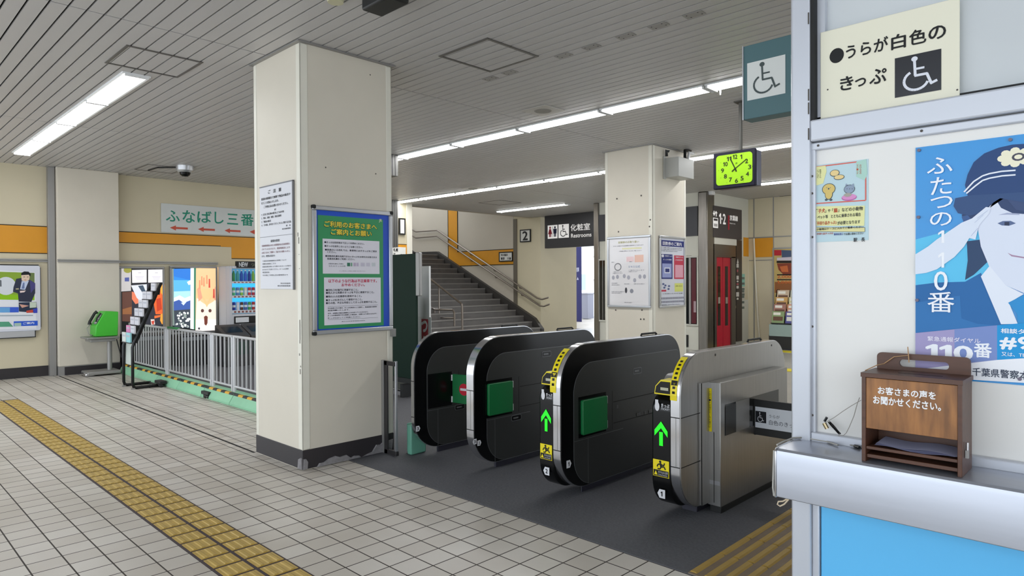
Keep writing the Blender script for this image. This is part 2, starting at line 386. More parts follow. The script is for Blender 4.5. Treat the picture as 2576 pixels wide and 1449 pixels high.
# right end wall beyond the elevator
YR = 14.4
w = MB(); w.box(-6.62, 2, YR, YR+.2, 0, CZ, wallm); struct(w, 'wall_back', smooth=0)
w = MB(); w.box(EX1-.3, EX1-.005, 13.98, YR, 0, CZ, wallm); struct(w, 'wall_shaft_side', smooth=0)
sR = Surf('Y', YR); sE = Surf('X', EX1)
ob = MB(); u0, z1 = sR.p(1898, 600); u1, z0 = sR.p(1945, 646); sR.slab(ob, u0, z0, u1, z1, 0, .012, orange); struct(ob, 'trim_9', smooth=0)
ob = MB(); u0, z1 = sE.p(1870, 597); u1, z0 = sE.p(1892, 646); sE.slab(ob, u0, z0, YR, z1, 0, .008, orange); struct(ob, 'trim_10', smooth=0)
tj = MB()
for px in (1897, 1946):
    u, _ = sR.p(px, 700); sR.slab(tj, u-.012, 0, u+.012, CZ, 0, .006, alud)
u, z = sR.p(1900, 597); sR.slab(tj, -6.6, z-.02, 1, z+.0, 0, .02, alud); u, z = sR.p(1900, 655); sR.slab(tj, -6.6, z-.008, u+.62, z+.008, 0, .01, alud)
struct(tj, 'trim_11', smooth=0)
# passage to the restrooms
w = MB(); w.box(-13.46, -12.42, YS-.0, 15.5, 0, CZ, wallm); w.box(-13.46, -12.76, YS-.0, YS+.2, CZ, 5.4, wallm); struct(w, 'wall_passage', bevel=.01, smooth=0)
w = MB(); w.box(-13.5, -6, 20.6, 20.8, 0, CZ, mat('restroom_wall', 'd9d2cc', .6)); struct(w, 'wall_restroom', smooth=0)
# booth (ticket office) walls
YB = 2.5
bw = MB(); bw.box(-.93, 3.0, YB, YB+.08, .62, 1.905, booth_w); struct(bw, 'wall_booth', smooth=0)
bw = MB(); bw.box(-.985, -.93, YB+.07, 6.5, 0, CZ, booth_w); bw.box(-.93, 3, 6.4, 6.5, 0, CZ, booth_w); struct(bw, 'wall_booth_side', smooth=0)
# ------------------------------------------------------------------ ceiling fixtures
tube_w = mat('lamp_diffuser', 'ffffff', .5, emit=TUBE)
lampf = mat('lamp_body', 'e4e6e8', .4)
def lamp_proto(L, wd, tm):
    r = thing('ceiling_light', '', 'ceiling light', (0, 0, CZ))
    f = MB(); f.box(-L/2, L/2, -wd/2-.02, -wd/2, -.012, .0, lampf); f.box(-L/2, L/2, wd/2, wd/2+.02, -.012, .0, lampf)
    f.box(-L/2, -L/2+.02, -wd/2, wd/2, -.03, 0, lampf); f.box(L/2-.02, L/2, -wd/2, wd/2, -.03, 0, lampf); f.box(-L/2+.02, L/2-.02, -wd/2, wd/2, -.004, 0, lampf)
    for o_ in f.v: o_ += Vector((0, 0, CZ))
    f.build('fixture_body', r, smooth=0)
    d = MB(); d.prism([(-wd/2+.004, -.004), (-wd/2+.03, -.024), (wd/2-.03, -.024), (wd/2-.004, -.004)], 'x', -L/2+.03, L/2-.03, tm)
    for o_ in d.v: o_ += Vector((0, 0, CZ))
    d.build('diffuser', r, smooth=0)
    return r
def lamp_at(proto, used, x, y, label, group):
    if not used: o = proto; used.append(1)
    else:
        o = proto.copy(); COL.objects.link(o)
        for ch in proto.children:
            c = ch.copy(); COL.objects.link(c); c.parent = o
    o.location = (x, y, CZ); o['label'] = label; o['group'] = group
ORD = ['first', 'second', 'third', 'fourth', 'fifth', 'sixth', 'seventh', 'eighth', 'ninth', 'tenth']
p24, u24 = lamp_proto(1.23, .185, mat('wide_diffuser', 'ffffff', .5, emit=6.0)), []
for i in range(4): lamp_at(p24, u24, -6.37-.617-1.24*i, 1.885, 'wide bright ceiling light left of the front column, %s from the ceiling hatch' % ORD[i], 'wide lamps above the tactile path')
p20, u20 = lamp_proto(1.19, .20, tube_w), []
for i in range(7): lamp_at(p20, u20, -1.84-.6-1.21*i, 5.81, 'long white tube lamp of the row above the gates, %s from the hanging wheelchair sign' % ORD[i], 'lamp row above the ticket gates')
for i in range(8): lamp_at(p20, u20, -3.05-.6-1.29*i*.93, 8.98, 'thin white tube lamp of the row over the rear column, %s from the clock end' % ORD[i], 'lamp row over the rear column')
for i in range(2): lamp_at(p20, u20, -9.9-.6-1.1*i, 12.05, 'short ceiling lamp before the restroom sign, %s half of the pair' % ('right', 'left')[i], 'pair of lamps before the restrooms')
lamp_at(p20, u20, -5.0, 12.23, 'ceiling lamp low behind the clock, nearest the booth post', 'lamp behind the clock')
for i in range(2): lamp_at(p20, u20, -3.75+1.2*i, 12.23, 'unseen ceiling lamp added to the far row behind the booth, %s from the clock' % ORD[i+1], 'lamp behind the clock')  # unseen lamps continuing the row, added to brighten the end wall
hatchm = mat('hatch_frame', '6e6b68', .4, .6)
def hatch(x0, x1, y0, y1, label, t=.022):
    r = thing('ceiling_hatch', label, 'access hatch', ((x0+x1)/2, (y0+y1)/2, CZ))
    f = MB()
    for a, b, c, d in ((x0, x1, y0, y0+t), (x0, x1, y1-t, y1), (x0, x0+t, y0+t, y1-t), (x1-t, x1, y0+t, y1-t)): f.box(a, b, c, d, CZ-.006, CZ, hatchm)
    f.build('hatch_frame', r, smooth=0)
    y = 1.012-pitch*40; p = MB()
    while y < y1:
        if y+pitch > y0+t: p.box(x0+t+.01, x1-t-.01, max(y+.0068, y0+t+.01), min(y+pitch-.0068, y1-t-.01), CZ-.003, CZ-.0005, slatm)
        y += pitch
    p.build('hatch_panel', r, smooth=0)
hatch(-6.23, -5.65, 1.60, 2.17, 'square slatted ceiling hatch beside the wide lamps')
hatch(-4.17, -3.60, 3.445, 4.02, 'square slatted ceiling hatch above the ticket gates')
hatch(-11.68, -11.03, 3.40, 3.97, 'small ceiling hatch next to the dome camera', .015)
a, b = onZ(1318, 500, CZ), onZ(1398, 498, CZ)
hatch(-11.2, -10.5, 10.4, 11.1, 'faint ceiling hatch beyond the second lamp row', .015)
# dome camera
dc = Vector((-10.84, 3.87, CZ)); r = thing('dome_camera', 'silver dome security camera on the ceiling by the banner', 'camera', dc)
MB().lathe(dc, [(.10, -.10), (.125, -.07), (.13, -.0)], alu, 28).build('housing', r)
MB().lathe(dc, [(.0, -.165), (.04, -.16), (.07, -.135), (.08, -.10)], black, 24).build('dome', r)
MB().tube([dc+Vector((-.10, -.05, -.012)), dc+Vector((-.35, -.28, -.012)), dc+Vector((-.72, -.30, -.012))], .012, blackm, 6).build('cable', r)
# ceiling speaker
def speaker(x, y, label):
    r = thing('ceiling_speaker', label, 'speaker', (x, y, CZ))
    MB().box(x-.17, x+.17, y-.17, y+.17, CZ-.01, CZ-.001, mat('speaker_plate', 'c0bdb8', .5)).build('plate', r, bevel=.004)
    MB().lathe((x, y, CZ), [(.085, -.016), (.095, -.010), (.095, -.009)], mat('speaker_grille', '8f8c86', .6), 28).build('grille', r)
speaker(-4.70, 5.31, 'square ceiling speaker with round grille before the long lamp row')
q = onZ(1190, 473, CZ); speaker(q.x, q.y, 'far ceiling speaker just behind the second lamp row')
# filler plates where an old sign hung
for i, x in enumerate((-4.30, -4.06, -3.45, -3.17, -2.85, -2.57, -2.29)):
    p = MB(); p.box(x-.07, x+.07, 4.11, 4.19, CZ-.004, CZ-.0005, mat('filler_plate', '9d9a97', .5))
    sfz = mat('screw_hole', '2a2826', .8)
    for a, b in ((-.045, -.02), (-.035, .025), (.04, -.022), (.05, .02)):
        p.add([(x+a+.006*math.cos(k*math.pi/4), 4.15+b+.006*math.sin(k*math.pi/4), CZ-.0048) for k in range(8)], [list(range(8))], sfz)
    one(p, 'filler_plate', 'small screw-holed filler plate on the ceiling, %s in the row from the column' % ORD[i], 'plate', 'filler plates of an old ceiling sign', smooth=0)
# dark hanging box at the top edge of the picture
q = onZ(1031, 11, CZ-.08)
one(MB().box(q.x-.30, q.x, q.y-.16, q.y, CZ-.08, CZ-.001, blackm), 'ceiling_box', 'dark grey box fixed to the ceiling at the top edge', 'box', bevel=.015)
q = onZ(862, 5, CZ-.01)
one(MB().lathe((q.x-.02, q.y-.04, CZ), [(.05, -.02), (.055, -.001)], mat('cream_disc', 'c9c6a8', .6), 20), 'ceiling_sensor', 'cream round sensor on the ceiling left of the dark box', 'sensor')
# camera pendant behind lamps: small stick under the lamp row
q = onZ(1812, 220, CZ-.03)
one(MB().lathe((q.x, q.y, CZ-.10), [(.006, 0), (.009, .08), (.02, .1)], white, 10), 'sprinkler', 'little white rod hanging under the lamp row near the wheelchair sign', 'sprinkler')
# ------------------------------------------------------------------ ticket gates
yel = mat('yellow_print', 'f0dc14', .4); tagw = ink('dcdce0'); tagk = ink('15161a')
arrowg = mat('green_arrow_lamp', '18d41c', .4, emit=.4)
seam = mat('seam_light', '77787a', .4, .6)
def tag_num(mb, sf, u, z, s, dig, left, h):
    w_ = s*.62
    if left: pts = [(u-w_, z), (u-w_*.45, z-s*.62), (u+w_, z-s*.62), (u+w_, z+s*.62), (u-w_*.45, z+s*.62)]
    else: pts = [(u+w_, z), (u+w_*.45, z-s*.62), (u-w_, z-s*.62), (u-w_, z+s*.62), (u+w_*.45, z+s*.62)]
    mb.poly(sf, pts, h, tagw)
    c = u+(.12 if left else -.12)*w_
    q_ = s*(.12 if dig == '1' else .2); mb.text(sf, dig, c-q_, z-s*.32, c+q_, z+s*.32, h+.0012, tagk, .03)
def console(root, x0, x1, y0, dig, num_z):
    c = MB(); c.prism(profile(y0, y0+1.1, .06, .745, .10, .17, .05, .05), 'x', x0, x1, black); body = c.build('console', root, bevel=.01)
    sf = Surf('Y', y0); sl = MB(); W_ = x1-x0; xm = (x0+x1)/2
    # slanting ticket slot framed in yellow above the console
    pts = lambda k: [(x0+.010+k, .742+k), (x1-.004-k, .742+k), (x1-.004-k, .83-k), (x0+.055+k*.4, .83-k), (x0+.018+k, .79)]
    sl.prism(pts(0), 'y', y0+.012, y0+.20, yel); sl.prism(pts(.009), 'y', y0+.006, y0+.014, black)
    sl.prism([(x0+W_*.45, .77), (x1-.02, .77), (x1-.02, .787), (x0+W_*.45, .787)], 'y', y0+.002, y0+.007, mat('slot_plate', 'b8b8a0', .4))
    sl.build('ticket_slot', root, smooth=0)
    tp = MB(); tp.prism(profile(y0+.10, y0+.9, .74, .85, .06, .005, .05, .005, 6), 'x', x0+.02, x1, alud); tp.build('reader_top', root)
    pr = MB(); h = .0035
    pr.ell(sf, x0+W_*.3, .672, .016, .028, h, tagw, 14); pr.rect(sf, x0+W_*.2, .675, x0+W_*.36, .712, h, tagw); pr.text(sf, 'きっぷ', xm+.002, .672, x1-.008, .692, h, tagw, .02); pr.text(sf, 'TICKET', xm+.002, .655, x1-.008, .666, h, tagw)
    pr.build('ticket_mark', root, smooth=0); pr = MB()
    a = W_*.34; zc = .50
    pr.poly(sf, [(xm-a*.28, zc-.06), (xm+a*.28, zc-.06), (xm+a*.28, zc+.022), (xm-a*.28, zc+.022)], h, arrowg)
    pr.poly(sf, [(xm-a, zc-.005), (xm-a, zc+.03), (xm, zc+.085), (xm+a, zc+.03), (xm+a, zc-.005), (xm, zc+.045)], h+.0005, arrowg)
    pr.build('arrow_light', root, smooth=0); pr = MB()
    z = .30
    pr.rect(sf, x0+.010, z-.045, x1-.012, z+.055, h, yel); pr.rect(sf, x0+.014, z-.042, x1-.016, z-.006, h+.001, tagk)
    pr.ell(sf, xm-.006, z+.044, .008, .008, h+.001, tagk, 10)
    pr.stroke(sf, [(xm-.006, z+.036), (xm+.002, z+.012)], .014, h+.001, tagk)
    for q in ([(xm-.004, z+.03), (xm+.018, z+.024), (xm+.024, z+.04)], [(xm-.006, z+.032), (xm-.022, z+.026), (xm-.026, z+.012)], [(xm, z+.014), (xm+.02, z+.018), (xm+.03, z+.002)], [(xm, z+.014), (xm-.008, z), (xm-.024, z+.002)]): pr.stroke(sf, q, .008, h+.001, tagk)
    pr.poly(sf, [(x0+.018, z-.036), (x0+.042, z-.036), (x0+.030, z-.012)], h+.002, yel); pr.text(sf, 'かけ込み注意', x0+.046, z-.024, x1-.02, z-.010, h+.002, tagw); pr.text(sf, 'CAUTION', x0+.046, z-.037, x1-.024, z-.029, h+.002, tagw)
    pr.build('warning_sticker', root, smooth=0); pr = MB()
    tag_num(pr, sf, xm, num_z, .042, dig, True, h)
    pr.build('number_tag', root, smooth=0)
def warn_strip(root, x0, x1, y0, r, zt):
    """yellow warning tape following the upper front curve of the fin"""
    t = MB(); pts = arc(y0+r, zt-r, r+.007, 118, 186, 10); n = len(pts)
    for (a, b), (c, d) in zip(pts, pts[1:]): t.add([(x0, a, b), (x1, a, b), (x1, c, d), (x0, c, d)], [(0, 1, 2, 3)], yel)
    for k in range(9):
        i = k+1 if k < 8 else 8
        (a, b), (c, d) = pts[i], pts[i+1]; p = lambda s_, x: (x0+(x1-x0)*x, a+(c-a)*s_-.001, b+(d-b)*s_+.001)
        if k == 5: t.add([p(0, .05), p(0, .95), p(1, .95), p(1, .05)], [(0, 1, 2, 3)], tagk); t.add([p(.2, .2), p(.2, .8), p(.9, .5)], [(0, 1, 2)], yel)
        else: t.add([p(.2, .3), p(.2, .7), p(.7, .7), p(.7, .3)], [(0, 1, 2, 3)], tagk)
    t.build('warning_tape', root, smooth=0)
def fin(label, xf, xr, y0, y1, zt=1.0, r=.27, rb=.25, steel_side=False):
    root = thing('ticket_gate', label, 'ticket gate', ((xf+xr)/2, (y0+y1)/2, 0), 'automatic ticket gates')
    prof = profile(y0, y1, .058, zt, r, rb, .20, .15, 14)
    b = MB(); b.prism(prof, 'x', xf, xr, steel if steel_side else black); b.build('body', root)
    cy, cz = (y0+y1)/2, (.058+zt)/2
    out = profile(y0-.005, y1+.005, .053, zt+.005, r+.005, rb+.005, .205, .155, 14)
    e = MB(); e.prism(out, 'x', xf-.003, xr-.006, steelh); strip = e.build('edge_strip', root)
    g = MB()
    for z in (.33, .62): g.box(xf-.004, xr-.005, y0-.0065, y0-.003, z-.0025, z+.0025, darkgap)
    g.box((xf+xr)/2-.002, (xf+xr)/2+.002, y0-.0062, y0-.004, .33, .62, alud)
    g.build('strip_seam', strip, smooth=0)
    MB().box(xf+.02 if not steel_side else xf-.08, xr-.035, y0+.25, y1-.2, 0, .075, mat('gate_plinth', '2b2a35', .5)).build('plinth', root, bevel=.004)
    s_ = MB(); yy = y1-.42; s_.tube([(xf-.03, yy, zt), (xf-.03, yy+.01, zt+.014), (xf-.03, yy+.20, zt+.014), (xf-.03, yy+.22, zt)], .008, blackm, 8); s_.build('sensor_bar', root)
    return root
def side(root, x, y0, y1, zt, flap=None, slots=()):
    yp, zp = y0+.125, zt-.125
    pp = profile(yp, y1-.02, .062, zp, .20, .20, .05, .10, 12); po = profile(yp-.003, y1-.018, .060, zp+.003, .202, .202, .05, .10, 12)
    a = MB(); a.prism(po, 'x', x, x+.002, seam); a.prism(pp, 'x', x+.0005, x+.004, dkgrey); pan = a.build('side_panel', root)
    t = MB(); h = x+.0045
    def ln(ya, za, yb, zb, m=seam, wd=.003):
        if abs(ya-yb) < 1e-6: t.box(x+.003, h, ya-wd/2, ya+wd/2, za, zb, m)
        else: t.box(x+.003, h, ya, yb, za-wd/2, za+wd/2, m)
    f0, f1, g0, g1 = flap
    ln(yp, g0-.035, f1+.22, g0-.035); ln(f0+.085, .066, f0+.085, g0-.035); ln(f1+.10, g1-.06, y1-.03, g1-.06, darkgap, .005); ln(f1+.10, g0+.02, y1-.03, g0+.02, darkgap, .005); ln(f1+.09, g0-.02, f1+.09, g1+.02, darkgap, .004)
    t.build('panel_seams', pan, smooth=0)
    p = MB(); p.box(x+.003, x+.006, f0-.018, f1+.012, g0-.02, g1+.022, black); p.build('flap_pocket', root, smooth=0)
    sfk = Surf('X', x+.006)
    for yy, zz in slots:
        k = MB(); sfk.slab(k, yy-.055, zz-.022, yy+.055, zz+.022, -.004, .0005, seam, .012); sfk.slab(k, yy-.051, zz-.018, yy+.051, zz+.018, -.004, .001, black, .010); sfk.slab(k, yy-.036, zz-.006, yy+.02, zz+.006, -.004, .0016, seam)
        k.build('key_plate', root, smooth=0)
def hinges(root, x, y, g0, g1):
    for z in (g0+.005, g1-.055):
        MB().tube([(x+.010, y, z), (x+.010, y, z+.05)], .006, white, 8).build('hinge', root)
def closed_flap(root, x, f):
    f0, f1, g0, g1 = f
    m_ = MB(); m_.prism(rrect(f0, g0, f1, g1, .012), 'x', x+.006, x+.030, greenflap); m_.build('flap', root, bevel=.004); hinges(root, x+.004, f1+.012, g0, g1)
# number three gate: flap swung open
x3, y3 = -4.30, 3.285
def flapbox(px0, px1, py0, py1, x):
    a = onX(px0, py0, x); b = onX(px0, py1, x); c = onX(px1, (py0+py1)/2, x)
    return (a.y, c.y, b.z, a.z)
g3 = fin('ticket gate nearest the column, its green flap with no-entry sign swung open', x3-.038, x3, y3, 4.76)
f = flapbox(1080, 1133, 948, 1022, x3); side(g3, x3, y3, 4.76, 1.0, f, [(f[1]+.10, f[2]-.05)])
fl = MB(); dx = Vector((.30, .05, 0)).normalized(); ax = Vector((0, 0, 1)); nrm = Vector((dx.y, -dx.x, 0))
o_ = Vector((x3+.012, f[1]+.02, 0))
def fp(u, z, h): return o_+dx*u+nrm*h+ax*z
pts = [(.0, f[2]), (.25, f[2]), (.25, f[3]), (.0, f[3])]
fl.add([fp(u, z, .01) for u, z in pts]+[fp(u, z, -.012) for u, z in pts], [(0, 1, 2, 3), (7, 6, 5, 4), (0, 4, 5, 1), (1, 5, 6, 2), (2, 6, 7, 3), (3, 7, 4, 0)], greenflap)
fl.build('flap', g3, bevel=.004)
ne = MB(); zc = (f[2]+f[3])/2; redm = ink('c22638')
ne.add([fp(.125+.05*math.cos(k*math.pi/12), zc+.05*math.sin(k*math.pi/12), .0115) for k in range(24)], [list(range(24))], redm)
ne.add([fp(u, z, .0128) for u, z in ((.088, zc-.010), (.162, zc-.010), (.162, zc+.010), (.088, zc+.010))], [(0, 1, 2, 3)], tagw); ne.build('no_entry_sign', g3, smooth=0)
hinges(g3, x3+.004, f[1]+.006, f[2], f[3])
def side_tag(root, x, px, py, dig, left, s=.036):
    sf = Surf('X', x); u, z = sf.p(px, py); t = MB(); tag_num(t, sf, u, z, s, dig, left, .004); t.build('number_tag', root, smooth=0)
side_tag(g3, x3, 1051, 1078, '3', False)
# number two gate
x2, y2 = -3.595, 3.29
g2 = fin('ticket gate with a closed green flap bearing tags three and two', x2-.078, x2, y2, 4.77)
f = flapbox(1223, 1284, 966, 1046, x2); f = (f[0], f[1], f[2], f[3]); side(g2, x2, y2, 4.77, 1.0, f, [(f[1]+.06, f[2]-.06), (f[1]+.42, f[3]+.17)]); closed_flap(g2, x2, f)
side_tag(g2, x2, 1193, 1111, '3', True, .032); side_tag(g2, x2, 1205, 1114, '2', False, .032)
# gate between lanes two and one
x1, y1 = -2.745, 3.265
g1 = fin('ticket gate with green arrow console, closed green flap and tags two and one', x1-.062, x1, y1, 4.74)
console(g1, x1-.19, x1-.066, y1, '2', .18); warn_strip(g1, x1-.090, x1-.040, y1, .27, 1.0)
f = flapbox(1458, 1520, 1007, 1094, x1); side(g1, x1, y1, 4.74, 1.0, f, [(f[1]+.40, f[3]+.13)]); closed_flap(g1, x1, f)
side_tag(g1, x1, 1430, 1167, '1', False, .040)
pl = MB(); sfp = Surf('X', x1+.005)
for px, py, w_ in ((1553, 1023, .02), (1606, 1042, .05), (1622, 1038, .015), (1636, 1034, .05)):
    u, z = sfp.p(px, py); pl.rect(sfp, u-w_/2, z-.012, u+w_/2, z+.012, .0015, mat('faint_print', '4a4b4c', .4))
pl.build('side_print', g1, smooth=0)
# wide lane gate: brushed steel with a boxed flap housing
x0, y0 = -1.99, 3.44
g0 = fin('brushed steel wide ticket gate with green arrow console and boxed flap housing', x0-.06, x0, y0, 4.93, .985, .24, .24, True)
console(g0, x0-.195, x0-.064, y0, '1', .155); warn_strip(g0, x0-.066, x0-.022, y0, .24, .985)
sm = MB()
for z in (.33, .62): sm.box(x0, x0+.0015, y0, 3.75, z-.002, z+.002, darkgap)
sm.box(x0, x0+.014, 3.665, 3.76, .06, .80, steel); sm.box(x0+.010, x0+.0145, 3.66, 3.664, .06, .80, darkgap)
sm.build('side_trim', g0, smooth=0)
for yy, zz in ((3.86, .955), (4.70, .955)): sm = MB(); sm.add([(x0+.0015, yy+.008*math.cos(k*.785), zz+.008*math.sin(k*.785)) for k in range(8)], [list(range(8))], black); sm.build('rivet', g0, smooth=0)
hb = MB(); HX = -1.902; hb.box(x0, HX, 3.755, 4.76, .045, .80, steel); hb.box(x0+.01, HX-.004, 3.765, 4.75, 0, .045, blackm); box_ = hb.build('flap_housing', g0, bevel=.004)
tp = MB(); sH = Surf('X', HX); sF = Surf('Y', 3.755)
p0 = sH.p(1824, 1018); p1 = sH.p(1824, 1096); p2 = sH.p(1878, 1010); pe = sH.p(1955, 985)
sH.slab(tp, p0[0], p1[1], pe[0]+.02, p0[1], .0, .002, mat('pocket_steel', '5b5b5a', .2, .9)); sH.slab(tp, p0[0], p1[1], p0[0]+.14, p0[1]-.01, .0, .0035, dkgrey); sH.slab(tp, p0[0]+.14, p1[1], p0[0]+.33, p0[1], .0, .003, alud)
tp.build('flap_pocket', g0, smooth=0)
yt = MB(); a = sF.p(1782, 976); b = sF.p(1791, 1086)
yt.rect(sF, a[0], b[1], b[0], a[1], .0015, yel); yt.text(sF, 'このゲートは幅の広い改札機です', a[0]+.006, b[1]+.02, b[0]-.006, a[1]-.02, .0025, tagk, 0, True)
yt.rect(sF, x0+.012, .175, HX-.006, .20, .001, alu); yt.rect(sF, (x0+HX)/2-.002, .02+.045, (x0+HX)/2+.002, b[1], .001, darkgap); yt.build('yellow_notice', g0, smooth=0)
# wide flap with wheelchair sign
ha = sH.p(1893, 1000); yf = ha[0]+.02; sW = Surf('Y', yf); wl = MB()
a = sW.p(1893, 1004); b = sW.p(1893, 1092)
wl.box(a[0]+.002, HX+.88, yf, yf+.025, b[1], a[1], blackm); wl.box(HX, a[0]+.004, yf+.002, yf+.03, b[1]-.01, a[1]+.01, steel); wflap = wl.build('wide_flap', g0, bevel=.008)
pr = MB(); a = sW.p(1898, 1022); b = sW.p(1898, 1074)
pr.rect(sW, a[0]+.006, b[1], HX+.80, a[1], .002, ink('dfe4ec'))
c = sW.p(1901, 1033); d = sW.p(1928, 1065); pr.rect(sW, c[0], d[1], d[0], c[1], .003, ink('15161e')); wheelchair(pr, sW, c[0]+.012, d[1]+.006, d[0]-.012, c[1]-.006, .004, ink('e8ecf2'))
e = sW.p(1935, 1042); g = sW.p(1962, 1054)
pr.text(sW, 'うらが', e[0], g[1], g[0], e[1], .003, ink('4a4f56')); e = sW.p(1935, 1056); g = sW.p(1935, 1068); pr.text(sW, '白色のきっぷ', e[0], g[1], e[0]+.19, e[1], .003, ink('4a4f56'))
pr.build('flap_sign', wflap, smooth=0)
for z in (a[1]+.03, b[1]-.03): MB().tube([(HX+.012, yf+.012, z-.014), (HX+.012, yf+.012, z+.014)], .010, alud, 8).build('hinge', g0)
# tactile bars in the wide lane
brm = mat('tactile_yellow', 'ab8c40', .5, var=.12, vscale=8); brb = mat('tactile_brown', '7d6c58', .6, var=.12, vscale=10)
t = MB(); X0, X1 = -1.632, -1.06; t.box(X0, X1, 2.885, 6.4, .004, .009, brb)
for i in range(8):
    xx = X0+.02+i*.075
    if xx+.03 > X1: break
    for j in range(12):
        a = 2.90+j*.30
        if a+.285 > 6.38: break
        t.prism([(xx-.02, .009), (xx+.02, .009), (xx+.012, .016), (xx-.012, .016)], 'y', a, a+.285, brm)
one(t, 'tactile_paving', 'brown and yellow raised guide bars on the mat before the wide gate', 'tactile paving', smooth=0)
# tactile path across the tiled floor
t = MB(); tym = mat('path_yellow', 'c0a04c', .42, var=.15, vscale=14); tyb = mat('path_grout', '40343a', .7)
t.box(-10.15, .3, 1.307, 1.622, .0, .002, tyb)
k = 0; xx = -2.302-.1498*52
while xx < .2:
    for ya in (1.314, 1.471):
        t.box(xx+.010, xx+.140, ya+.004, ya+.141, .002, .005, tym)
        for q in range(3):
            yc = ya+.03+q*.043; t.prism([(yc-.013, .005), (yc+.013, .005), (yc+.007, .0075), (yc-.007, .0075)], 'x', xx+.016, xx+.134, tym)
    xx += .1498
one(t, 'tactile_paving', 'double row of yellow tactile tiles running across the tiled floor', 'tactile paving', smooth=0)
# ------------------------------------------------------------------ booth at the right
sB = Surf('Y', YB)
# frame: chamfered corner post, transom, sill trims
post = MB(); xl, xr_ = -1.003, -.903
post.prism([(xl, YB+.05), (xl+.035, YB-.035), (xr_, YB-.035), (xr_, YB+.10), (xl, YB+.10)], 'z', 0, CZ, booth_al)
struct(post, 'trim_12', bevel=.006, smooth=0)
tr = MB()
tr.box(xr_, 3, YB-.035, YB+.03, 1.915, 1.992, booth_al)
struct(tr, 'trim_13', bevel=.006, smooth=0)
tr = MB(); tr.box(xr_-.01, 3, YB-.018, YB+.01, 1.885, 1.912, booth_al); tr.box(xr_-.012, xr_+.012, YB-.016, YB+.01, .862, 1.905, booth_al); tr.box(xr_, 3, YB-.03, YB, .835, .868, booth_al); trim = struct(tr, 'trim_14', bevel=.004, smooth=0)
sc = MB()
for px, py in ((2022,490),(2026,447),(2028,598),(2029,820),(2028,1040)):
    u, z = sB.p(px, py); sc.ell(Surf('Y', YB-.0165), -.902, z, .0045, .0045, .001, chipm, 8)
for px, py in ((2063, 353), (2322, 318)):
    u, z = sB.p(px, py); sc.ell(Surf('Y', YB-.0185), u, 1.90, .0045, .0045, .001, chipm, 8)
sc.build('screw', trim, smooth=0)
cc = MB()
for px, py in ((2048, 36), (2046, 230), (2041, 265), (2040, 330)):
    u, z = Surf('Y', YB-.036).p(px, py); cc.rect(Surf('Y', YB-.036), xr_-.006, z-.03, xr_-.001, z+.012, .001, chipm)
cc.build('chipped_spots', bpy.data.objects['trim_12'], smooth=0)
# office window with its pane
win = MB(); win.box(xr_, xr_+.014, YB-.03, YB+.06, 1.992, CZ, rubber); win.box(xr_+.014, xr_+.040, YB+.0, YB+.06, 1.992, CZ, booth_al); win.box(xr_, 3, YB, YB+.06, 1.99, 2.005, rubber); window = struct(win, 'window_1', smooth=0)
gm = bpy.data.materials.new('office_glass'); gm.use_nodes = True; g_ = gm.node_tree.nodes['Principled BSDF']
g_.inputs['Base Color'].default_value = rgb('eef4f8'); g_.inputs['Roughness'].default_value = .04; g_.inputs['Transmission Weight'].default_value = .35; g_.inputs['IOR'].default_value = 1.45
pn = MB(); pn.box(xr_+.03, 3, YB+.024, YB+.030, 2.0, CZ, gm); pn.build('window_pane', window, smooth=0)
# unseen lamp added inside the office to brighten its window
il = thing('office_fill_lamp', 'unseen white lamp added inside the ticket office to brighten its window glass', 'ceiling light', (.4, 4.2, CZ))
lb = MB(); lb.box(.0, 1.2, 4.1, 4.3, CZ-.05, CZ-.002, lampf); lb.build('fixture_body', il, smooth=0)
lb = MB(); lb.box(.03, 1.17, 4.12, 4.28, CZ-.065, CZ-.05, tube_w); lb.build('diffuser', il, smooth=0)
# cream notice behind the glass edge
A = sB.p(2065, 83); B_ = sB.p(2415, 3); C_ = sB.p(2065, 300)
N_ = thing('ticket_notice', 'cream notice about white-backed tickets with wheelchair symbol on the office window', 'sign', ((A[0]+B_[0])/2, YB, C_[1]))
mb = MB(); sB.slab(mb, A[0], C_[1]-.0, B_[0], A[1], .0, .006, mat('cream_sheet', 'e6e3cf', .45)); mb.build('sheet', N_, bevel=.002)
mb = MB(); ik = ink('161718'); sN = Surf('Y', YB-.006)
u, z = sN.p(2105, 140); mb.ell(sN, u, z, .024, .026, .001, ik)
Z2 = lambda x, y: (1860+x/3.598, y/3.598)
def zt(txt, x0, y0, x1, yb, b=.02):
    a = Z2(x0, y0); c = Z2(x0, yb); d = Z2(x1, y0); mb.ptext(sN, txt, a[0], a[1], c[1], d[0], .001, ik, b)
zt('うらが', 968, 415, 1345, 535); zt('白', 1378, 325, 1505, 455); zt('色', 1540, 285, 1690, 415); zt('の', 1715, 255, 1868, 370)
zt('き', 915, 705, 1030, 825); zt('っ', 1050, 720, 1145, 790, .02); zt('ぷ', 1180, 640, 1330, 770)
a = sN.p(*Z2(1408, 530)); b = sN.p(*Z2(1410, 887)); c = sN.p(*Z2(1828, 455))
mb.rect(sN, a[0], b[1], c[0], a[1], .001, mat('navy_plate', '24262c', .18)); w_ = c[0]-a[0]; h_ = a[1]-b[1]
wheelchair(mb, sN, a[0]+w_*.14, b[1]+h_*.12, c[0]-w_*.04, a[1]-h_*.06, .002, ink('dcdfe8'))
for x, y in ((800, 812), (2003, 808)):
    u, z = sN.p(*Z2(x, y)); mb.ell(sN, min(u, B_[0]-.006), z, .003, .003, .001, chipm, 8)
mb.build('print', N_, smooth=0)
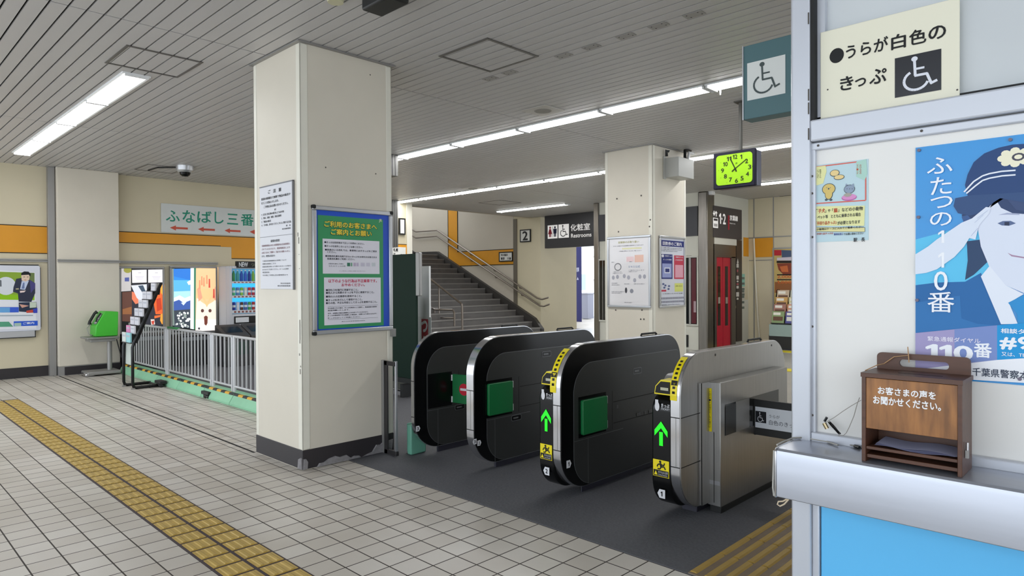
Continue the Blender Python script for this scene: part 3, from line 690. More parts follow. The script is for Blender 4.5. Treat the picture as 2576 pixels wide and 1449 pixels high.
# wheelchair flag sign hanging in the wide lane
YH = 3.42; sHg = Surf('Y', YH)
a = sHg.p(1868, 118); b = sHg.p(1868, 302); c = sHg.p(1880, 160); d = sHg.p(1880, 254); e = sHg.p(1976, 137)
H_ = thing('hanging_sign', 'teal hanging sign with white wheelchair panel beside the booth post', 'sign', (-1.3, YH, b[1]))
mb = MB(); mb.box(a[0]+.004, -.99, YH, YH+.10, b[1], a[1], mat('teal_sign', '4d7076', .45)); mb.build('sign_box', H_, bevel=.003)
MB().box(a[0], a[0]+.006, YH-.004, YH+.104, b[1]-.002, a[1]+.002, alu).build('edge_trim', H_, smooth=0)
mb = MB(); mb.box(-1.32, -1.29, YH+.04, YH+.06, a[1], CZ, alud); mb.build('hanger', H_, smooth=0)
mb = MB(); mb.rect(sHg, c[0], d[1], e[0], c[1], .002, ink('e2e6e4')); w_ = e[0]-c[0]; h_ = c[1]-d[1]
wheelchair(mb, sHg, c[0]+w_*.12, d[1]+h_*.14, e[0]-w_*.10, c[1]-h_*.06, .0035, ink('4a5556'), .06); mb.build('print', H_, smooth=0)
# pets notice
a = sB.p(2045, 417); b = sB.p(2045, 610); c = sB.p(2185, 400)
P_ = thing('pet_notice', 'pale blue paper notice with cartoon dogs and cat on the booth wall', 'notice', ((a[0]+c[0])/2, YB, b[1]))
pz1 = a[1]; pz0 = b[1]; pu0, pu1 = a[0], c[0]
mb = MB(); sB.slab(mb, pu0, pz0, pu1, pz1, 0, .003, mat('pale_blue_paper', 'bcd6de', .45)); mb.build('sheet', P_)
sP = Surf('Y', YB-.003); mb = MB()
K = lambda x, y: (pu0+(pu1-pu0)*(x-35)/875, pz1-(pz1-pz0)*(y-(145-(x-35)*.10))/(1235+.0*x))
def kp(pts, m, h=.001): mb.poly(sP, [K(*q) for q in pts], h, m)
def ke(x, y, rx, ry, m, h=.001): u, z = K(x, y); mb.ell(sP, u, z, (pu1-pu0)*rx/875, (pz1-pz0)*ry/1235, h, m, 18)
rd = ink('d8685c'); yl = ink('e6e6a8'); dk = ink('4e5a5e'); tan = ink('d8bf72'); lt = ink('e8cf92'); gy = ink('8f9fb4'); pk = ink('d992c6')
for seg in ([(60, 170), (740, 100)], [(68, 600), (68, 760)], [(68, 755), (870, 690)], [(872, 300), (872, 690)]): mb.stroke(sP, [K(*q) for q in seg], .004, .001, rd)
kp([(60, 180), (90, 165), (250, 150), (265, 240), (235, 340), (210, 430), (120, 460), (60, 460), (75, 330)], yl); kp([(730, 100), (880, 60), (900, 280), (860, 380), (730, 330)], ink('aed4c8'))
ke(395, 270, 78, 55, dk); ke(395, 268, 68, 45, lt, .0015); ke(465, 335, 85, 42, dk); ke(465, 333, 76, 33, lt, .0015)
ke(300, 520, 108, 90, dk); ke(300, 520, 98, 80, tan, .0015); ke(300, 600, 66, 90, dk, .0005); ke(300, 600, 56, 78, tan, .0018); ke(260, 690, 24, 18, dk); ke(335, 690, 24, 18, dk); ke(300, 515, 13, 14, dk, .002); ke(270, 500, 5, 6, dk, .002); ke(328, 500, 5, 6, dk, .002)
ke(620, 650, 118, 52, ink('b86aa8')); ke(620, 640, 110, 44, pk, .0012); ke(625, 520, 85, 70, dk, .0014); ke(625, 520, 77, 62, gy, .0018); kp([(560, 470), (575, 430), (610, 470)], gy, .0018); kp([(640, 470), (690, 430), (700, 490)], gy, .0018)
for x in (590, 630, 670): ke(x, 515, 6, 7, dk, .0022)
ke(600, 610, 60, 30, ink('a8a39a'), .0018)
kp([(95, 800), (860, 770), (850, 1080), (95, 1110)], yl)
tk = ink('2e3136'); tr_ = ink('c04a2c')
def kt(txt, x0, y0, x1, y1, m=tk, b=.012): A_ = K(x0, y0); B2 = K(x1, y0); A2 = K(x0, y1); mb.text(sP, txt, A_[0], A2[1], B2[0], A_[1], .002, m, b)
kt('「', 95, 845, 118, 900); kt('子犬', 130, 840, 240, 905, tr_, .025); kt('」や「', 245, 840, 370, 895); kt('猫', 380, 825, 440, 890, tr_, .025); kt('」などの小動物', 450, 820, 830, 880)
kt('ペット等　とともに乗車される場合', 120, 945, 800, 1000); kt('「手回り品きっぷ」', 95, 1045, 420, 1100, tr_, .02); kt('が必要となります', 440, 1025, 790, 1080)
mb.stroke(sP, [K(*q) for q in ((80, 1135), (860, 1105), (860, 1170), (80, 1205), (80, 1135))], .0012, .001, dk); kp([(84, 1138), (856, 1108), (856, 1168), (84, 1200)], ink('e2dca0'), .0006)
kt('小動物はケースに入れてご乗車ください', 105, 1150, 840, 1185); kt('手回り品きっぷは', 110, 1225, 370, 1255, tr_); kt('駅改札窓口', 385, 1215, 525, 1250, ink('3a4a9a')); kt('でお買い求めください', 540, 1205, 840, 1240)
kt('駅　長', 690, 1275, 860, 1335, tk, .02)
for i, t_ in enumerate(('動物さんも', 'いっしょに')): u, z = K(165-i*38, 205); mb.text(sP, t_, u-.003, z-.032, u+.003, z, .002, tk, 0, True)
for i, t_ in enumerate(('のりものの', 'マナーです')): u, z = K(795-i*45, 140); mb.text(sP, t_, u-.003, z-.034, u+.003, z, .002, tr_, 0, True)
mb.build('print', P_, smooth=0)
# police poster, drawn on its sheet
u0, z1 = sB.p(2304, 372); _, zb = sB.p(2440, 958)
PO = thing('police_poster', 'large blue poster of a saluting officer in a dark cap', 'poster', (u0+.27, YB, 1.065))
z0 = zb; u1 = u0+.56
mb = MB(); sB.slab(mb, u0, z0, u1, z1, 0, .003, mat('poster_blue', '2190d8', .25)); mb.build('sheet', PO)
sP = Surf('Y', YB-.003); mb = MB(); T3 = lambda x, y: sP.p(1960+x/2.2646, 320+y/2.2646)
def tp_(pts, c, h): mb.poly(sP, [(min(max(u, u0), u1), min(max(z, z0), z1)) for u, z in (T3(*q) for q in pts)], h, ink(c))
tp_([(775,640),(1075,560),(1500,540),(1500,900),(775,960)], '5ec4ee', .0004)
tp_([(775,900),(900,885),(1060,880),(1150,830),(1260,1120),(1400,1120),(1800,1050),(1800,1290),(775,1170)], '2468a8', .0010)
tp_([(775,1000),(1030,960),(1040,1090),(1130,1120),(1245,1130),(775,1170)], '2f74b4', .0013)
tp_([(1070,650),(1150,640),(1195,760),(1110,840),(1060,870),(1075,760)], '2b4468', .0013)
tp_([(1185,400),(1400,390),(1600,430),(1600,560),(1350,520),(1250,450),(1200,480),(1190,530),(1130,580),(1060,540),(1040,500)], '33466e', .0016)
tp_([(1130,560),(1165,510),(1200,450),(1240,420),(1265,460),(1330,490),(1600,510),(1650,820),(1560,900),(1395,945),(1290,900),(1200,800),(1150,680)], 'dbe2f2', .0020)
tp_([(1200,460),(1240,395),(1290,400),(1350,470),(1480,500),(1480,470),(1380,420),(1250,385)], '3d4f78', .0024)
tp_([(1245,548),(1275,535),(1320,534),(1350,548),(1310,562),(1270,560)], '5a6c94', .0026); tp_([(1285,540),(1312,540),(1312,560),(1285,560)], '2b3550', .0028); tp_([(1250,500),(1300,488),(1370,492),(1370,500),(1300,498)], 'a5aecb', .0026)
tp_([(1540,548),(1570,535),(1615,534),(1645,548),(1605,562),(1565,560)], '5a6c94', .0026)
tp_([(1302,716),(1330,728),(1400,740),(1480,742),(1400,748),(1325,736)], 'a98aa6', .0026); tp_([(1390,660),(1420,668),(1450,664),(1420,676)], 'c5cce2', .0026)
tp_([(1150,850),(1200,790),(1290,900),(1395,950),(1310,1000),(1360,1120),(1265,1122)], 'e4eaf6', .0022); tp_([(1395,950),(1600,900),(1620,960),(1500,1100),(1480,980)], 'e4eaf6', .0022)
tp_([(1305,1000),(1395,955),(1500,975),(1520,1110),(1360,1116),(1355,1062)], '2c8fd0', .0026)
# cap
tp_([(1075,390),(1060,330),(1075,270),(1110,200),(1170,150),(1250,118),(1330,100),(1450,92),(1600,100),(1750,160),(1770,330),(1740,400),(1400,392),(1250,400),(1120,420)], '284678', .0028)
tp_([(995,450),(1005,405),(1095,388),(1250,380),(1400,370),(1740,400),(1750,470),(1600,450),(1400,430),(1260,405),(1205,440),(1150,490),(1085,505),(1020,490)], '34507e', .0032)
tp_([(1040,510),(1075,500),(1125,560),(1100,580),(1060,560)], '3f5d92', .0024)
for dy in (0, 26):
    pts = [T3(*q) for q in ((1055+dy*.5,370+dy*.3),(1110+dy*.3,310+dy),(1160,278+dy),(1200,265+dy),(1270,252+dy),(1348,246+dy))]; mb.stroke(sP, pts, .0045, .0036, ink('e6ecf6'))
u, z = T3(1345, 172); mb.ell(sP, u, z, .034, .022, .0036, ink('f0ecd2'), 12)
for k in range(8): mb.ell(sP, u+.032*math.cos(k*.785), z+.020*math.sin(k*.785), .012, .010, .0036, ink('f0ecd2'), 10)
mb.ell(sP, u+.008, z, .016, .012, .0042, ink('4a4a58'), 12); mb.ell(sP, u+.008, z, .010, .007, .0048, ink('f0ecd2'), 12)
# saluting arm and hand
tp_([(775,725),(850,680),(900,640),(1040,545),(1100,520),(1180,455),(1207,458),(1200,490),(1165,530),(1140,560),(1130,600),(1120,640),(1085,632),(1055,680),(1000,740),(900,810),(840,830),(775,838)], 'dde5f4', .0040)
mb.stroke(sP, [T3(*q) for q in ((1130,520),(1190,475))], .0012, .0045, ink('b4bfda')); mb.stroke(sP, [T3(*q) for q in ((1095,620),(1135,575))], .0012, .0045, ink('aab6d6')); mb.stroke(sP, [T3(*q) for q in ((1115,545),(1165,500))], .001, .0045, ink('b4bfda'))
# vertical title
wt = ink('f2f5fb')
def tt(ch, x0, y0, x1, y1, h=.0052, m=wt, b=.004):
    a_ = T3(x0, y0); b2 = T3(x0, y1); c2_ = T3(x1, y0); mb.text(sP, ch, a_[0], b2[1], c2_[0], a_[1], h, m, b)
tt('ふ', 845, 180, 990, 272); tt('た', 865, 290, 985, 388); tt('つ', 865, 400, 990, 465); tt('の', 862, 490, 985, 565); tt('1', 908, 590, 942, 660, .0038); tt('1', 908, 715, 942, 800, .0038); tt('0', 885, 822, 962, 930); tt('番', 848, 938, 1000, 1052)
# banners at the foot
tp_([(773,1172),(1243,1128),(1243,1325),(773,1380)], 'a49cc8', .0030); tp_([(1000,1150),(1243,1128),(1243,1325),(1000,1350)], '7a8fc8', .0032); tp_([(1243,1128),(1810,1080),(1810,1290),(1243,1325)], '1896d8', .0032)
tp_([(773,1380),(1243,1325),(1810,1290),(1810,1480),(773,1470)], 'f0f2f8', .0030)
tt('緊急通報ダイヤル', 848, 1190, 1148, 1216, .0040, ink('e6e2f4'), .02); tt('110', 842, 1236, 1100, 1312, .0040, wt, .03); tt('番', 1112, 1228, 1212, 1308, .0040, wt, .02)
tt('相談ダイヤル', 1265, 1145, 1560, 1172, .0040, wt, .02); tt('#9110', 1262, 1190, 1640, 1262, .0040, wt, .035); tt('又は、TEL', 1268, 1280, 1420, 1302, .0040, wt, .01)
tt('千葉県警察本部', 1103, 1368, 1480, 1414, .0040, ink('2e3a50'), .01)
mb.build('print', PO, smooth=0)
for x, y in ((798, 132), (1318, 72), (795, 513), (787, 985), (1372, 1434)):
    mb = MB(); u, z = T3(x, y); sP.slab(mb, u-.005, z-.005, u+.005, z+.005, .0, .006, mat('pin_head', '6a6478', .4), .0045); mb.build('pin', PO, smooth=0)
# ------------------------------------------------------------------ counter
CT = .838; cX0 = -.957; YF = 2.28
ctr = thing('counter', 'stainless steel counter shelf with rounded front edge along the booth', 'counter', (-.2, 2.4, .66))
csm = mat('counter_steel', 'b2b6c0', .30, .75, var=.06, vscale=5, stretch=(.4, 6, 6))
mb = MB(); mb.prism([(YB-.02, .668), (YB-.02, CT), (YF+.022, CT), (YF+.010, CT-.003), (YF+.003, CT-.010), (YF, CT-.022), (YF, .668)], 'x', cX0+.006, 3, csm); mb.build('shelf', ctr, bevel=.003)
mb = MB(); mb.prism([(YB-.02, .665), (YB-.02, CT+.002), (YF+.022, CT+.002), (YF+.008, CT-.002), (YF-.002, CT-.012), (YF-.002, .665)], 'x', cX0, cX0+.007, steelh); mb.build('end_cap', ctr, bevel=.003)
blue = mat('blue_panel', '62bdf2', .38)
mb = MB(); mb.box(-.875, 3, YB-.012, YB+.02, 0, .66, blue); one(mb, 'blue_panel', 'bright blue panel under the steel counter', 'panel', bevel=.004)
struct(MB().box(-.903, -.878, YB-.02, YB+.06, 0, .66, booth_al), 'trim_15', bevel=.004)
# ------------------------------------------------------------------ suggestion box
wood = mat('stained_wood', 'a26c38', .35, var2='744a24', vscale=7, stretch=(5, 5, .9)); wdk = mat('dark_stained_wood', '573626', .4, var=.25, vscale=9, stretch=(1, 6, 6))
bx0, bx1, byf, byb, bz = -.683, -.412, 2.30, 2.44, CT
sg = thing('suggestion_box', 'brown wooden suggestion box with white lettering on the counter', 'suggestion box', ((bx0+bx1)/2, 2.37, bz))
bt = 1.118; t_ = .012
mb = MB(); mb.box(bx0, bx0+t_, byf, byb, bz, bt-.008, wdk); mb.box(bx1-t_, bx1, byf, byb, bz, bt-.008, wdk); mb.box(bx0+t_, bx1-t_, byf+.01, byb, bz+.012, bz+.024, wdk); mb.box(bx0+t_, bx1-t_, byf+.004, byf+.014, bz+.040, bz+.050, wdk); mb.box(bx0+t_, bx1-t_, byf+.01, byb, bz+.040, bz+.048, wdk); mb.box(bx0+t_, bx1-t_, byb-.01, byb, bz+.0, bt-.01, wdk)
mb.build('carcass', sg, bevel=.0015)
mb = MB(); mb.box(bx0+t_, bx1-t_, byf+.004, byf+.014, .945, bt-.012, wood); fr_ = mb.build('front_panel', sg, bevel=.001)
mb = MB(); mb.box(bx0-.002, bx1+.002, byf-.003, byb+.01, bt-.010, bt+.004, wdk); mb.box(bx0+.09, bx1-.06, byf+.055, byf+.062, bt+.004, bt+.0045, darkgap); mb.build('lid', sg, bevel=.0015)
bk = MB(); sK = Surf('Y', byb+.0); out = rrect(bx0+.006, bt-.03, bx1-.004, 1.176, .014, 4)
hx0, hx1, hz0, hz1 = bx0+.072, bx1-.060, 1.133, 1.157
def holed(mb, o, hole, y0, y1, m):
    # four strips around a slot
    mb.prism([(bx0+.006, bt-.03), (bx1-.004, bt-.03), (bx1-.004, hz0), (bx0+.006, hz0)], 'y', y0, y1, m)
    mb.prism([(bx0+.006, hz0), (hx0, hz0), (hx0, hz1), (bx0+.006, hz1)], 'y', y0, y1, m); mb.prism([(hx1, hz0), (bx1-.004, hz0), (bx1-.004, hz1), (hx1, hz1)], 'y', y0, y1, m)
    mb.prism([(bx0+.006, hz1), (bx1-.004, hz1)]+arc(bx1-.018, 1.162, .014, 0, 90, 4)+arc(bx0+.020, 1.162, .014, 90, 180, 4), 'y', y0, y1, m)
    for cx_, a0 in ((hx0, 90), (hx1, -90)):
        sgn = 1 if a0 > 0 else -1; r = (hz1-hz0)/2; zc_ = (hz0+hz1)/2
        mb.prism([(cx_, hz0), (cx_+sgn*r, hz0)]+[(cx_+sgn*r-sgn*r*math.sin(math.radians(k*15)), zc_-r*math.cos(math.radians(k*15))) for k in range(1, 7)], 'y', y0, y1, m)
        mb.prism([(cx_, hz1), (cx_+sgn*r, hz1)]+[(cx_+sgn*r-sgn*r*math.sin(math.radians(k*15)), zc_+r*math.cos(math.radians(k*15))) for k in range(1, 7)], 'y', y0, y1, m)
holed(bk, out, None, byb, byb+.012, wdk); bk.build('back_board', sg, smooth=0)
sF2 = Surf('Y', byf+.004); mb = MB(); T4 = lambda x, y: sF2.p(1940+x/2.379, 840+y/2.379)
def bt_(txt, x0, y0, x1, y1): a_ = T4(x0, y0); b2 = T4(x0, y1); c2_ = T4(x1, y0); mb.text(sF2, txt, a_[0], b2[1], c2_[0], a_[1], .001, ink('f0f0f2'), .028)
bt_('お客さまの声を', 640, 314, 985, 358); bt_('お聞かせください。', 612, 370, 1016, 416)
mb.build('lettering', fr_, smooth=0)
mb = MB(); mb.box(bx1+.002, bx1+.010, byf+.03, byf+.042, bz+.052, bz+.075, alud); mb.tube([(bx1+.006, byf+.036, bz+.072), (bx1+.006, byf+.036, bz+.098)], .004, steelh, 8); mb.build('padlock', sg)
# paper forms in the tray
pp_ = mat('form_paper', 'b4b6d4', .6)
mb = MB(); nx = 12
for lay in range(3):
    vs = []; fs = []
    for i in range(nx+1):
        x = bx0+.03+lay*.004+(bx1-bx0-.05)*i/nx; zz = bz+.052+lay*.003+.003*math.sin(i*.7+lay)
        vs += [(x, byf+.014+.010*max(0, 1-i/4), zz), (x, byb-.02, zz+.004)]
    for i in range(nx): fs.append((2*i, 2*i+2, 2*i+3, 2*i+1))
    mb.add(vs, fs, pp_)
one(mb, 'paper_forms', 'bluish sheets of paper lying in the tray of the wooden box', 'paper')
# string, pen cord and clip
cord = mat('grey_cord', '9c9890', .6); tanc = mat('tan_cord', 'b08a62', .6)
kr = thing('chained_pen', 'black coiled pen with brass clip hanging on thin cord left of the wooden box', 'pen', (-.82, 2.45, CT))
yk = 2.462; sKk = Surf('Y', yk); KP = lambda x, y: (lambda q: (q[0], yk, q[1]))(sKk.p(2020+x/9.056, 1000+y/9.056))
MB().tube([KP(1325, 60), KP(1100, 190), KP(900, 320), KP(720, 450), KP(530, 560)], .0012, cord, 6).build('cord', kr)
MB().tube([KP(1290, 0), KP(1240, 130), KP(1160, 420), KP(1060, 660), KP(990, 800), KP(930, 860), KP(800, 870)], .0012, cord, 6).build('cord', kr)
MB().tube([KP(480, 580), KP(550, 710)], .0075, mat('brass_clip', 'a89878', .3, .8), 8).build('clip', kr)
mb = MB(); pts = []
for i in range(60):
    t = i/59; q = Vector(KP(600+t*230, 560+t*260)); a_ = i*1.6; pts.append(q+Vector((.0045*math.cos(a_), .0045*math.sin(a_), .002*math.sin(a_))))
mb.tube(pts, .0016, black, 5); mb.build('coil', kr)
MB().tube([KP(490, 540), KP(545, 450)], .0045, black, 8).build('hook', kr)
mb = MB(); yy = 2.40; sKy = Surf('Y', 2.40)
mb.tube([onZ(2066, 1096, CT+.012), onZ(2082, 1102, CT+.012)], .011, black, 10); mb.tube([onZ(2066, 1102, CT+.006), onZ(2110, 1108, CT+.006)], .007, blackm, 8); mb.tube([onZ(2084, 1104, CT+.006), onZ(2150, 1122, CT+.006)], .0028, alud, 8); mb.tube([onZ(2150, 1122, CT+.006), onZ(2162, 1126, CT+.006)], .0055, black, 8)
one(mb, 'pen', 'pen with black holder lying on the steel counter near the booth post', 'pen')
mb = MB(); q = onZ(2000, 1112, CT+.004)
mb.tube([(-.955, YF+.02, CT+.006), (-.958, 2.36, CT+.006), (-.955, 2.44, CT+.006), (-.93, 2.472, CT+.006), (-.85, 2.472, CT+.005), (-.80, 2.44, CT+.005)], .003, mat('pale_cable', 'a9a7a2', .5), 8); mb.tube([(-.957, YF-.002, CT-.01), (-.960, YF-.004, .70), (-.958, YF, .67)], .003, M['pale_cable'], 8)
one(mb, 'cable', 'thin pale cable taped along the left end of the counter', 'cable')
mb = MB(); st = [(bx0+.03, byb-.01, 1.14), (bx0+.06, byb-.01, 1.165), (bx0+.10, byb-.008, 1.172), (bx0+.104, byb-.014, 1.15), (bx0+.10, byb-.012, 1.20)]
mb.tube([(bx0-.004, byf+.05, bt+.004), (bx0+.02, byf+.09, 1.138)]+st, .0016, tanc, 6)
one(mb, 'string', 'tan string tied through the handle of the wooden box', 'string')
lp = MB(); c_ = Vector((-1.09, 2.60, .55)); pts = [Vector((-1.004, 2.56, .60)), Vector((-1.02, 2.56, .575)), Vector((-1.035, 2.56, .555)), Vector((-1.052, 2.56, .543)), Vector((-1.062, 2.56, .548)), Vector((-1.058, 2.56, .560)), Vector((-1.040, 2.56, .565)), Vector((-1.015, 2.56, .585)), Vector((-1.003, 2.56, .61))]
lp.tube(pts, .003, mat('cream_rope', 'd8c8ae', .7), 7); one(lp, 'rope_loop', 'cream rope loop sticking out left of the booth post below the counter', 'rope')
# ------------------------------------------------------------------ front column notices
sC = Surf('X', -4.640); G = lambda x, y: sC.p(600+x/4.026, 500+y/4.026)
a = sC.p(783, 516); b = sC.p(787, 843); c = sC.p(984, 548)
GP = thing('poster_frame', 'green and blue framed passenger notice on the front column', 'poster', (-4.63, (a[0]+c[0])/2, b[1]))
fu0, fu1, fz0, fz1 = a[0], c[0], b[1], a[1]
mb = MB(); sC.frame(mb, fu0, fz0, fu1, fz1, .034, 0, .022, alu); mb.build('frame', GP, bevel=.006)
mb = MB(); sC.slab(mb, fu0+.03, fz0+.03, fu1-.03, fz1-.03, 0, .008, mat('royal_blue', '1450c8', .3)); mb.build('sheet', GP, smooth=0)
for a_, b_ in ((fu0-.004, fz0-.004), (fu0-.004, fz1-.026), (fu1-.026, fz1-.026)): sC.slab(MB(), a_, b_, a_+.03, b_+.03, 0, .025, rubber, .01).build('corner_cap', GP, smooth=0)
sC.slab(MB(), fu1-.02, fz0-.055, fu1+.02, fz0+.01, 0, .03, alud).build('latch', GP, smooth=0)
s1 = Surf('X', -4.632); mb = MB()
def gx(x, y): return s1.p(600+x/4.026, 500+y/4.026)
def grect(x0, yt, yb, x1, m, h): q0 = gx(x0, yt); q1 = gx(x0, yb); q2 = gx(x1, yt); mb.rect(s1, q0[0], q1[1], q2[0], q0[1], h, m)
grect(800, 163, 1322, 1462, mat('poster_green', '35965f', .3), .001)
wp = ink('e8e6f0')
grect(850, 403, 758, 1425, wp, .002); grect(864, 797, 1283, 1438, wp, .002)
def gt(txt, x0, yt, yb, x1, m, bo=0.0, h=.0032): q0 = gx(x0, yt); q1 = gx(x0, yb); q2 = gx(x1, yt); mb.text(s1, txt, q0[0], q1[1], q2[0], q0[1], h, m, bo)
yk_ = ink('f2d84a'); ol = ink('1c4a3a')
for txt, x0, yt, yb, x1 in (('ご利用のお客さまへ', 868, 222, 282, 1398), ('ご案内とお願い', 935, 303, 362, 1345)):
    gt(txt, x0-3, yt-3, yb+4, x1+3, ol, .05, .0026); gt(txt, x0, yt, yb, x1, yk_, .028)
gt('JR', 1420, 205, 240, 1450, ink('d8e8c8'), .03)
k1 = ink('2c2e3c')
for txt, x0, y_, x1 in (('■きっぷは目的地まで正しくお求めください。', 868, 432, 1270), ('■きっぷを紛失しないようご注意ください。', 870, 470, 1255), ('■係員のいる改札では、乗車時に必ずきっぷをご提示', 874, 508, 1398), ('ください。', 895, 532, 985), ('■自動改札機を利用できないきっぷをお持ちのお客さまは', 878, 572, 1398), ('係員改札機をご利用ください。', 895, 600, 1175)): gt(txt, x0, y_-3, y_+17, x1, k1, .012)
gt('自動改札機をご利用に', 912, 650, 664, 1065, k1); gt('なれるきっぷの例', 912, 674, 688, 1080, k1)
for i, (x0, x1, c_) in enumerate(((1098, 1128, '3d7a62'), (1134, 1150, '7aa890'), (1162, 1186, 'c4b4cc'), (1192, 1214, 'c8bcd4'), (1236, 1276, 'cfcbdc'), (1290, 1330, 'd2cede'), (1346, 1384, 'd0d6dc'))): grect(x0, 648, 684, x1, ink(c_), .003)
gt('きっぷ類の詳しいお取扱いは係員へおたずねください', 1020, 726, 736, 1285, ink('8a6a86'))
rd2 = ink('d03a5c'); gt('以下のような行為は不正乗車です。', 908, 815, 850, 1398, rd2, .02); gt('おやめください。', 1042, 858, 888, 1275, rd2, .02)
for txt, y_, x1 in (('■改札口を強行に突破すること。', 918, 1210), ('■他人から売買のきっぷを不正に使用すること。', 946, 1370), ('■他の人の定期券を使用すること。', 984, 1245), ('■きっぷを改ざんして使用すること。', 1020, 1250), ('■その他、不正な手段としてきっぷを使用すること。', 1050, 1400)): gt(txt, 884, y_-4, y_+18, x1, k1, .015)
for txt, y_, x1 in (('不正乗車された場合、きっぷを無効として回収し、普通運賃の割増を', 1106, 1400), ('別途頂戴いたします。', 1128, 1120), ('なお、定期券の場合は期間をさかのぼっていただきます。', 1158, 1310), ('きっぷの偽造等で不正乗車した場合は、法律により罰せられます。', 1180, 1400), ('きっぷは正しくご利用ください。', 1206, 1230)): gt(txt, 902, y_-3, y_+11, x1, k1, .006)
grect(905, 1090, 1092, 1410, k1, .003); grect(905, 1226, 1228, 1410, k1, .003); gt('東日本旅客鉄道株式会社', 1042, 1240, 1249, 1280, k1)
mb.build('print', GP, smooth=0)
sL = Surf('Y', 2.486); a = sL.p(656, 474); b = sL.p(656, 727); c = sL.p(738, 460)
NO = thing('notice_board', 'tall white notice of small print on the left face of the front column', 'notice', ((a[0]+c[0])/2, 2.48, b[1]))
mb = MB(); sL.slab(mb, a[0], b[1], c[0], a[1], 0, .010, ink('d9dae0')); mb.build('board', NO, bevel=.002)
mb = MB(); sL.slab(mb, c[0], b[1]-.004, c[0]+.012, a[1]+.004, 0, .013, mat('grey_edge', '77787c', .5)); sL.slab(mb, a[0], a[1], c[0]+.012, a[1]+.008, 0, .013, M['grey_edge']); mb.build('edge_strip', NO, smooth=0)
mb = MB(); s1 = Surf('Y', 2.476); gu0, gu1, gz0, gz1 = a[0], c[0], b[1], a[1]
LX = lambda t: gu0+(gu1-gu0)*t
LZ = lambda t: gz1-(gz1-gz0)*t
def nt_(txt, x0, x1, zc, s_, m=ink('4a4c54'), bo=.006): mb.text(s1, txt, LX(x0), LZ(zc+s_/2), LX(x1), LZ(zc-s_/2), .0015, m, bo)
kk = ink('25262c')
nt_('ご　注　意', .28, .68, .055, .034, kk, .03)
for txt, x0, x1, zc in (('鉄道の駅構内で無断で物品の販売や', .06, .95, .115), ('行うことを禁止いたします。', .06, .6, .155), ('ご不明な点はお問い合わせください。', .14, .88, .195)): nt_(txt, x0, x1, zc, .024, kk, .012)
nt_('記', .47, .52, .235, .018, kk)
for txt, x1, zc in (('1　広告、宣伝物の配布、ビラはり等', .76, .268), ('2　集会、演説、勧誘、募金活動等', .68, .302), ('3　物品の販売', .36, .338), ('4　その他、許可なく行うこれらに類する行為', .96, .372)): nt_(txt, .06, x1, zc, .020, kk, .008)
nt_('駅　長', .82, .95, .405, .014); nt_('東日本旅客鉄道', .70, .95, .432, .014)
mb.rect(s1, LX(.0), LZ(.492), LX(1), LZ(.488), .0015, ink('6a6c70'))
nt_('駅構内禁煙', .35, .62, .535, .024, ink('55575c'), .012)
for i, txt in enumerate(('受動喫煙防止のため駅構内は全面禁煙と', 'させていただきます。健康増進法により', 'お客さまのご理解とご協力をお願いいたし', 'ます。喫煙は指定の')): nt_(txt, .06, (.93, .92, .93, .48)[i], .575+.034*i, .020, ink('9a7a80') if i < 3 else ink('5a5c62'))
for i, (txt, x1) in enumerate((('千葉県受動喫煙防止条例について', .82), ('禁煙の詳細はこちら', .5), ('鉄道営業法等により罰せられることがあり', .95), ('ますのでご注意ください。ホームも禁煙', .88), ('喫煙所', .3), ('その他ご不明な点は駅係員まで', .86))): nt_(txt, .08, x1, .725+.028*i, .014, ink('74767c'))
nt_('市川市役所', .64, .93, .945, .013); nt_('東日本旅客鉄道', .55, .93, .968, .013)
mb.build('print', NO, smooth=0)
# ------------------------------------------------------------------ grey frame beside the column, teal base blocks
FG = thing('guard_stand', 'grey metal frame standing between the front column and the first gate', 'frame', (-4.55, 3.36, 0))
dg = mat('frame_dark', '3a3839', .5, .3)
mb = MB(); mb.box(-4.66, -4.615, 3.20, 3.225, 0, .775, alud); mb.box(-4.61, -4.57, 3.205, 3.22, 0, .77, dg); mb.build('post', FG, bevel=.002)
mb = MB(); mb.box(-4.61, -4.46, 3.205, 3.225, .735, .77, dg); mb.build('top_rail', FG, bevel=.002)
mb = MB(); mb.box(-4.475, -4.455, 3.21, 3.23, .02, .775, alu); mb.build('post', FG, bevel=.002)
mb = MB(); mb.box(-4.66, -4.45, 3.205, 3.235, 0, .04, dg); mb.build('base', FG, bevel=.004)
teal = mat('teal_base', '6ba892', .5, var=.12, vscale=6)
for i, (x0_, x1_, y_) in enumerate(((-4.49, -4.45, 3.34), (-4.43, -4.375, 3.30))):
    one(MB().box(x0_, x1_, y_, y_+.16, .006, .25, teal), 'teal_block', 'pale green block on the floor, %s the first gate' % ('between the grey frame and' , 'touching the corner of')[i], 'block', 'teal blocks beside the first gate', bevel=.012)
# dark green board and white panel behind the column
sG = Surf('Y', 5.0); a = sG.p(988, 641); b = sG.p(1048, 968)
GB = thing('green_board', 'tall dark green board standing behind the front column', 'board', ((a[0]+b[0])/2, 5.0, 0))
mb = MB(); mb.box(a[0]-.35, b[0], 5.0, 5.03, b[1]+.06, a[1], mat('dark_green_board', '10291f', .6, spec=.2)); mb.build('panel', GB, bevel=.004)
e0 = sG.p(1046, 650)[0]; e1 = sG.p(1056, 650)[0]
mb = MB(); mb.box(e0, e1, 4.99, 5.04, sG.p(1050, 745)[1], a[1]+.015, alud); mb.build('edge_strip', GB, bevel=.012)
mb = MB(); mb.box(a[0]-.35, b[0], 4.995, 5.035, b[1], b[1]+.06, blackm); mb.build('lower_rail', GB, smooth=0)
for x_ in (a[0]-.30, b[0]-.20): MB().box(x_, x_+.05, 4.9, 5.13, 0, b[1], blackm).build('leg', GB, smooth=0)
